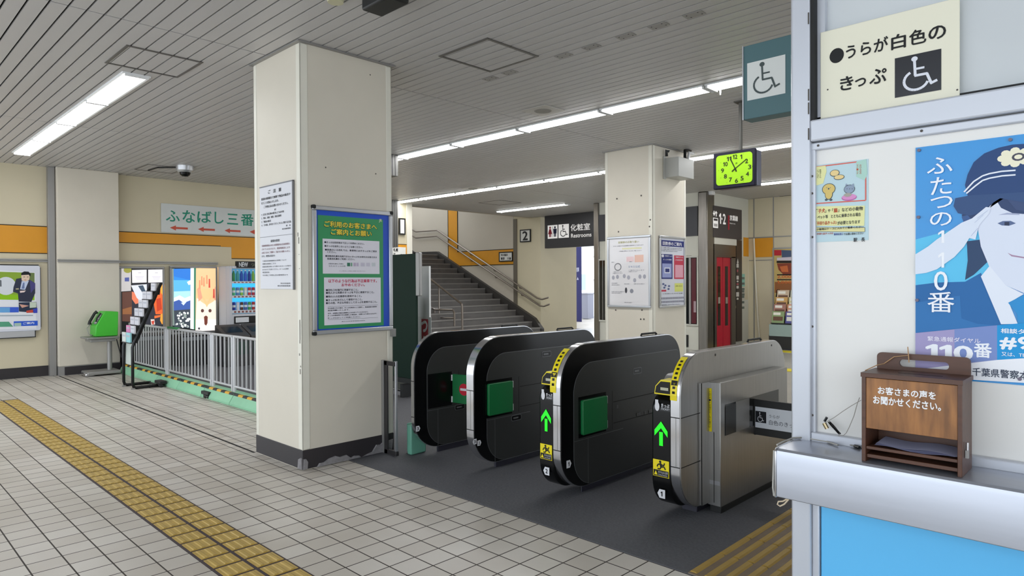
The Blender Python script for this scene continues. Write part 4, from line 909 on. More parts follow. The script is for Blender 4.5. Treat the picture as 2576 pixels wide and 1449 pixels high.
one(MB().box(a[0]-.3, b[0]+.05, 5.2, 5.24, .02, b[1]-.02, mat('grey_panel', '77776f', .5)), 'low_panel', 'low grey panel under the dark green board', 'panel', bevel=.004)
sW2 = Surf('Y', 5.6); a = sW2.p(1054, 670); b = sW2.p(1080, 842); c = sW2.p(1085, 798)
WP = thing('standing_signboard', 'narrow white standing panel with red poster behind the first gate', 'panel', (a[0]+.08, 5.6, 0))
mb = MB(); mb.box(a[0]-.05, b[0], 5.6, 5.63, 0, a[1], ink('dcdedd')); mb.box(a[0]-.05, c[0], 5.595, 5.60, b[1]-.3, c[1], ink('d2d6d4')); mb.build('panel', WP, smooth=0)
mb = MB(); q0 = sW2.p(1062, 802); q1 = sW2.p(1078, 850); sW2.slab(mb, q0[0], q1[1]-.12, q1[0], q0[1], .008, .012, ink('a82a34'))
s2 = Surf('Y', 5.587); mb.text(s2, 'つ', q0[0]+.005, q0[1]-.17, q1[0]-.01, q0[1]-.03, .001, ink('e8e6e6'), .05); mb.text(s2, 'A', q0[0]+.01, q1[1]-.08, q1[0]-.03, q1[1]+.02, .001, ink('e8e6e6'), .04); mb.build('red_poster', WP, smooth=0)
one(MB().box(q0[0]-.14, q0[0]-.02, 5.40, 5.43, .0, sW2.p(1055, 745)[1], blackm), 'black_strip', 'narrow black upright strip between the green board and the red poster', 'strip', bevel=.004)
# hanging sign boxes seen edge-on behind the column
for i, (py0, py1) in enumerate(((281, 437), (463, 621))):
    q0 = onY(986, py0, 5.5 if i == 0 else 8.6); yv = 5.5 if i == 0 else 8.6; q1 = onY(1002, py1, yv+.2); q1.z = onY(988, py1, yv).z
    r = thing('hanging_display', ('grey ribbed end of a hanging box high behind the front column', 'grey ribbed end of the lower hanging box behind the front column')[i], 'sign', (q1.x-.4, yv, q1.z), 'ribbed hanging boxes behind the column')
    mb = MB(); mb.box(q1.x-.9, q1.x, yv, yv+.2, q1.z, q0.z, mat('ribbed_grey', '5b5b58', .55)); mb.build('case', r, bevel=.006)
    mb = MB()
    for k in range(4): mb.box(q1.x-.015-.03*k, q1.x-.005-.03*k, yv-.006, yv, q1.z+.01, q0.z-.01, alud)
    for k in (.05, .10, .15): mb.box(q1.x, q1.x+.004, yv+k-.006, yv+k+.006, q1.z+.01, q0.z-.01, dg)
    mb.build('ribs', r, smooth=0)
    mb = MB(); mb.box(q1.x-.45, q1.x-.41, yv+.08, yv+.12, q0.z, CZ, alud); mb.build('hanger', r, smooth=0)
# ------------------------------------------------------------------ rear column
sc3 = Surf('Y', 7.636); a = sc3.p(1529, 597); b = sc3.p(1529, 772); c = sc3.p(1638, 590)
r = thing('poster_frame', 'washed-out white framed poster on the left face of the rear column', 'poster', ((a[0]+c[0])/2, 7.63, b[1]))
mb = MB(); sc3.frame(mb, a[0], b[1], c[0], a[1], .03, 0, .025, alu); mb.build('frame', r, bevel=.006)
mb = MB(); sc3.slab(mb, a[0]+.025, b[1]+.025, c[0]-.025, a[1]-.025, 0, .010, mat('white_sheet', 'e4e2e4', .12)); mb.build('sheet', r, smooth=0)
s1 = Surf('Y', 7.626); gu0, gu1, gz0, gz1 = a[0], c[0], b[1], a[1]; mb = MB()
pale = ink('9a9aa2')
nt_('定期券のお取り扱い', .26, .74, .085, .03, ink('b8b474'), .01); nt_('ただいま窓口では定期券の発売をしております', .14, .84, .135, .018, pale)
mb.rect(s1, LX(.35), LZ(.185), LX(.80), LZ(.165), .001, ink('e6e4b8')); nt_('ご利用の際はこちらをご覧ください', .28, .80, .21, .016, pale)
mb.rect(s1, LX(.45), LZ(.36), LX(.62), LZ(.29), .001, ink('ecd0d2')); mb.rect(s1, LX(.64), LZ(.37), LX(.84), LZ(.27), .001, ink('ecc4b4'))
mb.ell(s1, LX(.25), LZ(.43), .06, .055, .001, ink('8c8c90')); mb.ell(s1, LX(.25), LZ(.43), .045, .04, .002, ink('e0dee0'))
for i, (x0_, x1_, zc) in enumerate(((.14, .34, .50), (.12, .36, .52), (.50, .86, .48), (.50, .70, .50), (.10, .16, .36), (.52, .58, .36))): nt_('ご案内いたします', x0_, x1_, zc, .014, pale)
nt_('ＳＮＳ公式', .50, .76, .43, .03, ink('94a4c4'))
for x_, zc in ((.12, .58), (.22, .57), (.38, .56), (.48, .58), (.62, .62), (.74, .57), (.84, .57)): mb.ell(s1, LX(x_+.02), LZ(zc), .025, .03, .001, ink('aaaab4'), 10)
for x0_, x1_, zc in ((.10, .24, .66), (.10, .30, .685), (.40, .52, .67), (.62, .86, .67), (.10, .40, .78), (.10, .34, .80), (.40, .58, .93)): nt_('お問い合わせは駅まで', x0_, x1_, zc, .014, pale)
mb.ell(s1, LX(.44), LZ(.76), .02, .04, .001, ink('4a4a50'), 10); mb.ell(s1, LX(.57), LZ(.77), .03, .03, .001, ink('8a8c96'), 10)
mb.build('print', r, smooth=0)
sc4 = Surf('X', -4.826); a = sc4.p(1657, 592); b = sc4.p(1657, 775); c = sc4.p(1721, 600)
r = thing('poster_frame', 'framed blue and red ticket poster on the right face of the rear column', 'poster', (-4.82, (a[0]+c[0])/2, b[1]))
mb = MB(); sc4.frame(mb, a[0], b[1], c[0], a[1], .03, 0, .025, alu); mb.build('frame', r, bevel=.006)
mb = MB(); sc4.slab(mb, a[0]+.025, b[1]+.025, c[0]-.025, a[1]-.025, 0, .010, ink('d6d8e2')); mb.build('sheet', r, smooth=0)
s1 = Surf('X', -4.816); gu0, gu1, gz0, gz1 = a[0], c[0], b[1], a[1]; mb = MB(); nv = ink('2b3478'); rr_ = ink('c23a52'); wh = ink('e8e8f0')
def br(x0_, x1_, z0_, z1_, m, h=.0012): mb.rect(s1, LX(x0_), LZ(z1_), LX(x1_), LZ(z0_), h, m)
br(.06, .96, .06, .145, nv); mb.text(s1, '回数券のご案内', LX(.12), LZ(.13), LX(.86), LZ(.08), .0025, wh, .02)
for i in range(3): nt_('いつも駅をご利用いただきありがとうございます', .08, (.9, .88, .7)[i], .165+.022*i, .013, ink('4a4c58'))
br(.07, .50, .255, .60, nv); br(.56, .95, .265, .60, rr_); br(.10, .46, .385, .58, ink('98a0d0'), .002); br(.60, .92, .40, .58, ink('e0a4b4'), .002); br(.18, .40, .44, .52, ink('e0e2f0'), .003); br(.21, .37, .455, .505, nv, .004)
mb.ell(s1, LX(.12), LZ(.28), .03, .02, .003, wh, 12); mb.text(s1, '対象きっぷ', LX(.2), LZ(.29), LX(.48), LZ(.268), .003, wh, .01); mb.text(s1, '対象外きっぷ', LX(.62), LZ(.30), LX(.92), LZ(.278), .003, wh, .01); nt_('きっぷの種類', .14, .46, .33, .018, wh); nt_('ご利用区間', .6, .9, .33, .018, wh)
br(.58, .92, .66, .78, ink('d8dc7a')); nt_('お問い合わせ', .62, .88, .70, .016, ink('6a6c40')); br(.06, .25, .75, .775, rr_)
for x_, z_ in ((.14, .67), (.22, .69), (.36, .70), (.34, .74), (.18, .72)): mb.ell(s1, LX(x_), LZ(z_), .03, .014, .0015, ink('5a6490'), 8)
for k in range(16):
    for z_ in (.855, .905): br(.08+k*.055, .105+k*.055, z_, z_+.028, ink('3c3e58'))
nt_('ご利用いただける駅', .12, .9, .805, .014); nt_('駅係員におたずねください', .08, .8, .96, .014)
mb.build('print', r, smooth=0)
# grey junction box with cable on the rear column
sc5 = Surf('X', -4.826); a = sc5.p(1668, 397); b = sc5.p(1668, 446); c = sc5.p(1712, 400)
r = thing('junction_box', 'grey box with black fittings fixed high on the rear column', 'box', (-4.75, (a[0]+c[0])/2, b[1]))
mb = MB(); mb.box(-4.826, -4.62, a[0]+.05, c[0]-.0, b[1], a[1]-.0, mat('grey_box', 'b3b4b0', .45)); mb.build('case', r, bevel=.006)
mb = MB(); mb.box(-4.826, -4.815, a[0], a[0]+.06, b[1]-.02, a[1]+.02, M['grey_box']); mb.build('bracket', r, smooth=0)
mb = MB(); mb.tube([(-4.79, a[0]+.03, a[1]+.02), (-4.79, a[0]+.03, a[1]+.10), (-4.76, a[0]+.05, a[1]+.08)], .02, black, 8); mb.tube([(-4.7, c[0]-.1, a[1]), (-4.7, c[0]-.1, a[1]+.13), (-4.70, c[0]+.05, a[1]+.15)], .022, black, 8); mb.tube([(-4.69, c[0]-.04, a[1]), (-4.68, c[0]-.02, a[1]+.11), (-4.66, c[0]+.06, a[1]+.10)], .022, white, 8); mb.build('cable_gland', r)
# ------------------------------------------------------------------ clock
YC = 6.4; sK2 = Surf('Y', YC); a = sK2.p(1794, 387); b = sK2.p(1798, 477); c = sK2.p(1899, 372)
cz1 = a[1]; cz0 = b[1]; cu0, cu1 = a[0], c[0]
r = thing('station_clock', 'hanging station clock with glowing yellow-green face', 'clock', ((cu0+cu1)/2, YC+.09, cz0))
navy = mat('clock_navy', '181728', .6, spec=.25)
mb = MB(); mb.box(cu0, cu1, YC, YC+.05, cz0, cz1, navy); mb.build('bezel', r, bevel=.008)
mb = MB(); mb.box(cu0+.008, cu1-.006, YC+.05, YC+.17, cz0+.006, cz1-.006, mat('clock_case', '77798a', .3, .6)); mb.build('case', r, bevel=.01)
q0 = sK2.p(1853, 370); rx = q0[0]
mb = MB(); mb.tube([(rx, YC+.09, cz1-.01), (rx, YC+.09, CZ)], .018, mat('rod_dark', '45443f', .5), 10); mb.box(rx-.05, rx+.05, YC+.04, YC+.14, CZ-.012, CZ-.001, M['rod_dark']); mb.build('rod', r)
face = mat('clock_face', '90c20c', .4, emit=.06); mb = MB(); t_ = .035; mb.prism(rrect(cu0+t_, cz0+t_, cu1-t_*.7, cz1-t_*.9, .035), 'y', YC-.001, YC-.004, face); mb.build('face', r, smooth=0)
sf_ = Surf('Y', YC-.004); TK = lambda x, y: sf_.p(1770+x/9.659, 350+y/9.659); ck = ink('1c2410'); mb = MB()
cu, czc = TK(768, 715)
for txt, x, y in (('12', 765, 430), ('1', 915, 430), ('2', 1045, 530), ('3', 1120, 675), ('4', 1065, 845), ('5', 935, 950), ('6', 800, 1010), ('7', 655, 985), ('8', 530, 905), ('9', 460, 765), ('10', 530, 610), ('11', 620, 480)):
    u, z = TK(x, y); w_ = .024 if len(txt) == 2 else (.009 if txt == '1' else .015)
    mb.text(sf_, txt, u-w_, z-.021, u+w_, z+.021, .0012, ck, .02)
u, z = TK(800, 590); mb.text(sf_, 'JR', u-.012, z-.010, u+.012, z+.010, .0012, ink('4a6a18'), .01)
for k in range(12): mb.ell(sf_, cu+.19*math.cos(k*math.pi/6)*.94, czc+.165*math.sin(k*math.pi/6)*.94, .003, .003, .001, ck, 6)
mb.build('numerals', r, smooth=0)
mb = MB(); p0, p1 = TK(690, 790), TK(1045, 485); mb.stroke(sf_, [p0, (cu, czc)], .012, .004, ck); mb.stroke(sf_, [(cu, czc), p1], .008, .004, ck); mb.build('minute_hand', r, smooth=0)
mb = MB(); p0, p1 = TK(800, 790), TK(650, 475); mb.stroke(sf_, [p0, (cu, czc)], .014, .003, ck); mb.stroke(sf_, [(cu, czc), p1], .011, .003, ck); mb.ell(sf_, cu, czc, .010, .010, .005, ck, 12); mb.build('hour_hand', r, smooth=0)
# ------------------------------------------------------------------ left wall: poster, banner
sW_ = Surf('X', WL+.05); L8 = lambda x, y: sW_.p(x/7.24, 660+y/7.24)
a = L8(720, 60); b = L8(720, 1235)
r = thing('wall_poster', 'white framed poster of a man in a suit on the left wall', 'poster', (WL+.06, 1.7, b[1]))
U0 = 1.18; U1 = a[0]; Z1 = a[1]; Z0 = b[1]
mb = MB(); sW_.slab(mb, U0, Z0, U1, Z1, .002, .05, mat('white_frame', 'd5d8e4', .35), .03); mb.build('frame', r, bevel=.006)
mb = MB(); sW_.slab(mb, U0+.04, Z1-.002, U1-.02, Z1+.014, 0, .05, blackm); sW_.slab(mb, U1-.006, Z0+.05, U1+.006, Z1-.03, 0, .045, rubber); mb.build('edge_strip', r, smooth=0)
mb = MB(); q = L8(620, 1345); sW_.slab(mb, U0, q[1], q[0], Z0, 0, .06, mat('grey_tray', 'b2b3b6', .4)); sW_.slab(mb, U0, q[1]-.012, q[0]+.012, q[1], 0, .065, blackm); sW_.slab(mb, q[0], q[1], q[0]+.012, Z0, 0, .062, blackm); mb.build('tray', r, smooth=0)
sp_ = Surf('X', WL+.1003); mb = MB(); L9 = lambda x, y: sp_.p(x/7.24, 660+y/7.24)
def lp_(pts, c, h): mb.poly(sp_, [L9(*q) for q in pts], h, ink(c))
lp_([(-700,110),(640,180),(660,1210),(-700,1230)], 'e6e8f0', .0005); lp_([(-620,150),(628,192),(628,690),(-620,665)], '8aa838', .001); lp_([(-620,560),(628,600),(628,690),(-620,665)], '8fc41c', .0014); lp_([(460,186),(628,192),(628,500),(560,420)], '6d7f4c', .0014)
u, z = L9(110, 430); u2, z2 = L9(290, 265); mb.ell(sp_, u, z, abs(u2-u), abs(z2-z), .002, ink('d8dde6'))
lp_([(295,300),(385,285),(530,310),(640,380),(640,560),(570,720),(340,715),(325,565),(235,535),(245,450)], '2f3348', .003); lp_([(540,320),(640,385),(635,470),(560,560)], '4a4680', .0034)
lp_([(395,340),(525,335),(455,500),(365,490)], 'c4cfe8', .0036); lp_([(420,370),(445,370),(445,480),(390,480)], '6d7ca8', .0040); lp_([(360,520),(470,512),(440,545),(365,555)], 'e8d4d0', .0042); lp_([(285,475),(340,470),(340,495),(285,495)], 'b8b08a', .0042)
lp_([(385,225),(545,225),(530,320),(470,350),(395,330)], 'e4cbb4', .0040)
for x_ in (425, 490): lp_([(x_,262),(x_+28,260),(x_+28,270),(x_,272)], '3a2c28', .0047)
lp_([(435,318),(485,316),(470,326),(448,327)], 'b0705c', .0047)
lp_([(382,235),(390,190),(440,165),(520,170),(560,215),(545,265),(525,225),(400,232)], '14151c', .0046)
lp_([(0,315),(25,330),(28,440),(0,440)], '5a5f68', .003); lp_([(-300,690),(325,700),(325,810),(-300,800)], 'e8eaf2', .003)
lp_([(-700,815),(340,815),(340,910),(-700,920)], '3a5fd0', .003); lp_([(-700,820),(180,822),(180,910),(-700,920)], '6aa8e0', .0034); lp_([(340,730),(660,720),(680,920),(345,895)], '26324a', .0036); lp_([(540,725),(660,725),(660,820),(540,830)], 'c8d4c4', .004); lp_([(480,880),(600,860),(600,915),(480,920)], 'c44a3c', .0044); lp_([(350,760),(530,790),(400,830)], 'd4a090', .0044); lp_([(600,850),(680,830),(680,920),(610,925)], '3a46b8', .0042)
lp_([(-700,1090),(160,1080),(240,1170),(-700,1190)], '58a080', .003); lp_([(250,1075),(685,1062),(685,1150),(250,1165)], '2a5ad0', .003); lp_([(260,1105),(385,1100),(385,1160),(260,1162)], 'a8c4b8', .0036); lp_([(-700,965),(600,955),(600,975),(-700,990)], 'a8b4c0', .003)
q = L9(420, 1090); q2 = L9(420, 1130); q3 = L9(620, 1090); mb.text(sp_, 'ご案内', q[0], q2[1], q3[0], q[1], .004, ink('e8eefa'), .02)
mb.build('print', r, smooth=0)
sw2 = Surf('X', WL); a = sw2.p(404, 511); b = sw2.p(404, 584)
r = thing('banner', 'white banner with green lettering and red arrows above the ad panels', 'banner', (WL+.02, 5.0, b[1]))
mb = MB(); sw2.slab(mb, a[0], b[1], a[0]+2.35, a[1], .005, .02, mat('banner_sheet', 'd8dcda', .5, var=.05)); mb.build('sheet', r, bevel=.003)
s1 = Surf('X', WL+.02); mb = MB(); gb = ink('1f8f74'); B8 = lambda x, y: s1.p(x/2.3, 380+y/2.3)
for ch, x0, y0_, x1, y1_ in (('ふ',960,342,1038,405),('な',1056,342,1128,412),('ば',1142,345,1222,412),('し',1242,352,1292,418),('三',1314,362,1376,422),('番',1394,362,1466,430)):
    p_ = B8(x0, y0_); q = B8(x0, y1_); t_ = B8(x1, y0_); mb.text(s1, ch, p_[0], q[1], t_[0], p_[1], .003, gb, .015)
mb.text(s1, '街', 5.80, 2.52, 6.03, 2.76, .003, gb, .015)
ra = ink('c9553f')
for k in range(6):
    p_ = B8(960+k*150, 447+k*8); u, z = p_; u = a[0]+.14+k*.475; z = b[1]+.085
    mb.poly(s1, [(u, z), (u+.10, z+.045), (u+.10, z+.018), (u+.30, z+.018), (u+.30, z-.018), (u+.10, z-.018), (u+.10, z-.045)], .003, ra)
u, z = s1.p(641, 557); mb.poly(s1, [(u, z+.03), (u+.1, z-.02), (u+.03, z-.04)], .003, ink('c04058'))
mb.build('print', r, smooth=0)
# ------------------------------------------------------------------ backlit ad panels
ZB = lambda s_, x, y: s_.p(220+x/3.15, 600+y/3.15)
def ad_panel(label, py0, py1, z0_, z1_):
    r = thing('ad_panel', label, 'advertising panel', (WL+.04, (py0+py1)/2, 0), 'backlit advertising panels on the left wall')
    s_ = Surf('X', WL); mb = MB(); s_.frame(mb, py0, z0_, py1, z1_, .035, 0, .06, alud); mb.build('frame', r, bevel=.006)
    mb = MB(); s_.slab(mb, py0+.03, z0_+.03, py1-.03, z1_-.03, 0, .045, mat('ad_backing', '1e2322', .4)); mb.build('backing', r, smooth=0)
    mb = MB(); s_.slab(mb, py0+.02, 0, py1-.12, z0_, 0.003, .5, mat('ad_base', '121319', .5)); s_.slab(mb, py0+.02, z0_-.09, py1-.12, z0_-.03, .5, .506, mat('clear_strip', '6c7076', .3)); mb.build('base_cabinet', r, smooth=0)
    return r
EA = .36
def lit(c): return glow(c, EA)
sA = Surf('X', WL+.047); hz = ZB(sA, 345, 222); 
A1 = ad_panel('backlit panel of orange crab food and two white cards behind the leaflet rack', 3.36, 4.07, .58, 1.715)
mb = MB()
def zp(pts, c, h): mb.poly(sA, [ZB(sA, *q) for q in pts], h, lit(c))
zp([(268,225),(345,222),(345,415),(268,420)], 'b8b4b4', .001); zp([(275,425),(352,420),(352,660),(275,655)], '5a3a30', .001); zp([(278,560),(350,540),(350,600),(278,600)], '8a5a38', .002)
u, z = ZB(sA, 318, 250); mb.ell(sA, u, z, .06, .05, .003, lit('8c8a3a'), 14); zp([(295,310),(330,308),(330,340),(295,340)], '4a5490', .003)
zp([(352,360),(612,352),(612,690),(352,690)], '2a2a34', .001)
zp([(352,420),(400,440),(440,500),(380,520),(352,480)], 'd87858', .002); zp([(345,372),(470,362),(470,500),(440,520),(390,470)], 'cfd2da', .002); zp([(400,375),(440,370),(470,440),(462,470)], '3a4a5c', .003)
zp([(560,360),(612,362),(612,560),(590,600),(540,600),(525,520),(540,450)], 'd8602c', .003); zp([(575,365),(612,370),(612,470),(580,430)], 'eda23a', .004); zp([(545,480),(580,470),(590,560),(550,580)], 'b83a1e', .004); zp([(600,480),(612,480),(612,600),(595,590)], 'f0a03c', .004); zp([(580,600),(605,590),(608,670),(590,680),(575,650)], 'e89a3a', .004); zp([(500,640),(530,640),(535,680),(505,685)], 'd8cfc8', .004); zp([(505,655),(530,650),(525,680),(512,680)], 'c0402e', .005); zp([(530,612),(580,606),(575,622),(530,634)], 'd86a34', .004)
zp([(352,250),(468,247),(468,348),(354,352)], 'eeeaf2', .006); zp([(480,247),(608,245),(608,346),(480,350)], 'f0ecf4', .006)
for x in (412, 545):
    for k, (y_, wd) in enumerate(((270, 12), (298, 36), (308, 30), (322, 24))): zp([(x-wd, y_), (x+wd, y_), (x+wd, y_+4), (x-wd, y_+4)], 'b4aebc' if k else '8c8894', .008)
mb.build('print', A1, smooth=0)
A2 = ad_panel('backlit panel with a blue mountain poster and a tan dog poster', 4.16, 4.98, .53, 1.735)
mb = MB()
zp([(662,238),(690,238),(690,690),(662,690)], '7a8a84', .001)
zp([(682,240),(815,238),(812,712),(690,700)], '2f86d8', .002); zp([(682,330),(814,330),(814,420),(684,420)], '58aef0', .003); zp([(684,420),(814,415),(814,470),(684,475)], 'a8d8f4', .003); zp([(684,300),(814,330),(814,240),(682,240)], '2a74cc', .0026)
zp([(684,470),(730,450),(770,472),(814,455),(814,520),(684,520)], 'dfe8f2', .004); zp([(684,500),(725,485),(760,510),(814,490),(814,560),(684,570)], '3a58a0', .005); zp([(684,560),(814,540),(813,712),(690,700)], '38404a', .004); zp([(740,510),(790,495),(760,530)], 'cfdcf0', .006)
random.seed(3)
for k in range(46):
    x, y_ = random.uniform(700, 808), random.uniform(585, 700); u, z = ZB(sA, x, y_); mb.ell(sA, u, z, .018, .02, .006+.00001*k, lit('e2e4e2' if k % 3 else '8a9490'), 6)
zp([(788,345),(814,330),(814,365),(800,368)], 'eef2f6', .005)
zp([(816,235),(848,233),(845,720),(814,715)], 'dfe6e4', .003); zp([(843,233),(860,233),(853,722),(842,720)], '3f7a60', .004)
zp([(860,228),(1036,226),(1032,742),(855,728)], 'e8c090', .003); zp([(862,228),(1036,226),(1036,400),(862,400)], 'e2b070', .0034); zp([(862,400),(1036,400),(1034,480),(860,480)], 'e6bf88', .0036); zp([(866,470),(900,500),(945,530),(995,500),(1028,470),(1033,640),(858,640)], 'ece0d0', .004); zp([(868,400),(890,380),(910,470),(880,500)], 'd89a7c', .005); zp([(1030,390),(1010,380),(990,470),(1025,500)], 'd89a7c', .005)
zp([(905,440),(945,505),(995,440),(985,470),(945,545),(910,470)], 'e6bc84', .0046); zp([(858,640),(1033,640),(1032,742),(856,728)], 'efe9e6', .005)
for x in (910, 970): u, z = ZB(sA, x, 572); mb.ell(sA, u, z, .028, .032, .007, lit('5a3a34'), 12)
zp([(922,620),(938,610),(952,620),(950,670),(940,690),(926,680)], '6a3428', .007); zp([(876,705),(890,705),(890,722),(876,720)], '3c3c44', .007)
for x, y0_ in ((888, 330), (905, 300), (922, 310), (945, 290), (965, 320), (1000, 400)): zp([(x-5, y0_), (x+5, y0_), (x+7, y0_+70), (x-6, y0_+70)], 'd8916c' if x < 960 else 'c84a3c', .006)
mb.build('print', A2, smooth=0)
# ------------------------------------------------------------------ vending machine and drinks
VX = -11.9; sV = Surf('X', VX); ZV = lambda x, y: sV.p(560+x/3.622, 640+y/3.622)
vy0 = max(ZV(50, 400)[0], 4.995); vy1 = vy0+1.05; vz1 = ZV(50, 105)[1]
r = thing('vending_machine', 'lit drinks vending machine with rows of bottles on blue bands', 'vending machine', (VX-.35, vy0+.5, 0))
vb = mat('vending_body', 'c9cbd2', .4); mb = MB(); wy0 = ZV(88, 300)[0]; wz1 = ZV(90, 130)[1]; wz0 = ZV(90, 545)[1]
mb.box(VX-.50, VX-.16, vy0, vy1, 0, vz1, vb); mb.box(VX-.16, VX, vy0, wy0, 0, vz1, vb); mb.box(VX-.16, VX, vy1-.08, vy1, 0, vz1, vb); mb.box(VX-.16, VX, wy0, vy1-.08, 0, wz0, vb); mb.box(VX-.16, VX, wy0, vy1-.08, wz1, vz1, vb); mb.build('body', r, bevel=.008)
mb = MB(); q = ZV(125, 62); q2 = ZV(125, 122); mb.box(VX-.05, VX+.02, q[0], q[0]+.75, q2[1], q[1], black); s1 = Surf('X', VX+.02); mb.text(s1, 'NEW', q[0]+.04, q2[1]+.02, q[0]+.20, q[1]-.02, .002, ink('c8ccd0'), .04); mb.text(s1, 'つめた〜い', q[0]+.26, q2[1]+.03, q[0]+.6, q[1]-.03, .002, ink('7a8060'), .01); mb.build('header_sign', r, smooth=0)
bandm = glow('38b4e8', .4); stripm = mat('price_strip', 'd6dae0', .4); rowz = []
mb = MB(); mb.box(VX-.158, VX-.155, wy0, vy1-.08, wz0, wz1, glow('5aa8d0', .2)); mb.build('display_back', r, smooth=0)
for (yt, yb, ys0, ys1) in ((140, 242, 245, 264), (300, 372, 375, 397), (435, 505, 510, 538)):
    zb_ = ZV(100, ys0)[1]; zs = ZV(100, ys1)[1]; zt_ = ZV(100, yt)[1]
    mb = MB(); mb.box(VX-.155, VX-.004, wy0, vy1-.08, zs, zb_, stripm)
    for k in range(12): mb.box(VX-.004, VX-.002, wy0+.03+k*.07, wy0+.07+k*.07, zs+.008, zb_-.012, ink('8a5a58'))
    mb.build('price_shelf', r, smooth=0); rowz.append((zb_, zt_))
for ya, yb in ((266, 297), (400, 432)):
    mb = MB(); mb.box(VX-.13, VX-.12, wy0, vy1-.08, ZV(100, yb)[1], ZV(100, ya)[1], bandm); mb.build('blue_band', r, smooth=0)
mb = MB(); q = ZV(105, 570); q2 = ZV(105, 622); mb.box(VX, VX+.015, q[0], q[0]+.55, q2[1]-.02, q[1]+.01, black); mb.box(VX+.015, VX+.02, q[0]+.02, q[0]+.26, q2[1], q[1]-.01, alu); mb.build('coin_panel', r, smooth=0)
mb = MB(); mb.box(VX, VX+.012, vy0+.12, vy1-.12, .28, .52, blackm); mb.build('pickup_flap', r, bevel=.006)
dcol = [['3f8f5a', '4a9a9a', '2f55b0', '3a62c4', '2a3c90', '7ab04a', '50a070'], ['5ac08a', '6a88b8', '8ac04a', 'd8d8cc', 'c83a44', 'b03040', 'd0b040'], ['2c3a98', 'd8d8e2', '5a3428', '5060a0', '4a9a4c', 'b03434', 'c8a83a']]
dn = [['green', 'teal', 'deep blue', 'bright blue', 'navy', 'lime', 'sea green'], ['mint', 'grey blue', 'light green', 'white', 'red', 'crimson', 'gold'], ['indigo', 'pale', 'brown', 'slate blue', 'leaf green', 'brick red', 'mustard']]
rown = ['tall bottle', 'can', 'can']; rw = ['top', 'middle', 'bottom']
for ri, (zb_, zt_) in enumerate(rowz):
    hh = zt_-zb_
    for k in range(7):
        yy = wy0+.05+k*.072; c_ = mat('drink_'+dcol[ri][k], dcol[ri][k], .3); o_ = (VX-.06, yy, zb_)
        if k > 6: continue
        rr_ = thing('drink_bottle' if ri == 0 else 'drink_can', '%s sample %s on the %s shelf of the vending machine' % (dn[ri][k], rown[ri], rw[ri]), 'drink', o_, 'sample drinks in the vending machine')
        if ri == 0: MB().lathe(o_, [(.024, 0), (.028, .01), (.028, hh*.62), (.012, hh*.85), (.012, hh*.9)], c_, 10).build('bottle', rr_); MB().lathe(o_, [(.014, hh*.9), (.014, hh)], white, 8).build('cap', rr_)
        else: MB().lathe(o_, [(.024, 0), (.029, .008), (.029, hh*.9), (.022, hh*.97)], c_, 10).build('can', rr_); MB().lathe(o_, [(.0295, hh*.35), (.0295, hh*.62)], ink('dfe2e6'), 10).build('can_label', rr_)
# two dark recycling bins with slanted lids in front of the machine
for i in range(2):
    y0_ = 4.66+i*.45; XF = -11.3
    r = thing('recycling_bin', ('dark recycling bin with slanted lid nearer the dog poster', 'dark recycling bin with slanted lid nearer the front column')[i], 'bin', (XF-.25, y0_+.2, 0), 'recycling bins behind the fence')
    mb = MB(); mb.box(XF-.42, XF, y0_, y0_+.42, 0, .46, mat('bin_grey', '3b3b3d', .45)); mb.build('body', r, bevel=.01)
    mb = MB(); mb.prism([(XF-.43, .46), (XF+.01, .46), (XF+.01, .52), (XF-.43, .70)], 'y', y0_-.005, y0_+.425, mat('bin_lid', '3f3b39', .4)); mb.build('lid', r, bevel=.006)
    mb = MB(); n_ = Vector((.18, 0, .44)).normalized()
    for a_, b2_ in ((y0_+.06, y0_+.36),):
        P_ = lambda t, y_: Vector((XF+.01-.44*t, y_, .52+.18*t))+n_*.002
        mb.add([P_(.3, a_), P_(.3, b2_), P_(.8, b2_), P_(.8, a_)], [(0, 1, 2, 3)], black)
    mb.build('lid_opening', r, smooth=0)
    mb = MB(); mb.box(XF, XF+.004, y0_+.03, y0_+.39, .20, .42, mat('bin_green', '1f3a32', .4)); mb.build('front_sticker', r, smooth=0)
# ------------------------------------------------------------------ guard fences on green base blocks
FY = 3.36; fw = mat('fence_grey', 'c6c7ca', .4, .35); fb = mat('fence_dark', '4c4c50', .5)
def fence(x0_, x1_, label, dark=False):
    r = thing('guard_fence', label, 'fence', ((x0_+x1_)/2, FY, .13), 'guard fences before the ad panels'); m_ = fw
    MB().tube([(x0_, FY, .785), (x1_, FY, .785)], .017, m_, 8).build('top_rail', r); MB().tube([(x0_, FY, .19), (x1_, FY, .19)], .014, m_, 8).build('bottom_rail', r)
    for x in (x0_+.02, x1_-.02): MB().tube([(x, FY, .13), (x, FY, .785)], .02, m_, 8).build('post', r)
    n = int((x1_-x0_)/.11)
    for k in range(1, n):
        x = x0_+(x1_-x0_)*k/n
        MB().box(x-.006, x+.006, FY-.008, FY+.008, .19, .785, m_).build('bar', r, smooth=0)
fence(-11.85, -10.16, 'grey barred guard fence behind the leaflet rack'); fence(-10.14, -8.56, 'grey barred guard fence below the dog and mountain posters'); fence(-8.54, -7.93, 'short grey guard fence section beside the recycling bins'); fence(-7.91, -6.2, 'grey barred guard fence running behind the front column'); 
one(MB().box(-10.1, -9.7, FY-.02, FY+.02, .786, .815, mat('green_tape', '2f8a4a', .5)), 'green_tape', 'bright green tape on the top rail beside the leaflet rack', 'tape', bevel=.006)
bgm = mat('block_green', '8fc9a4', .5, var=.1, vscale=4); tyl = mat('tape_yellow', 'd8a52c', .5); x = -11.95; k = 0
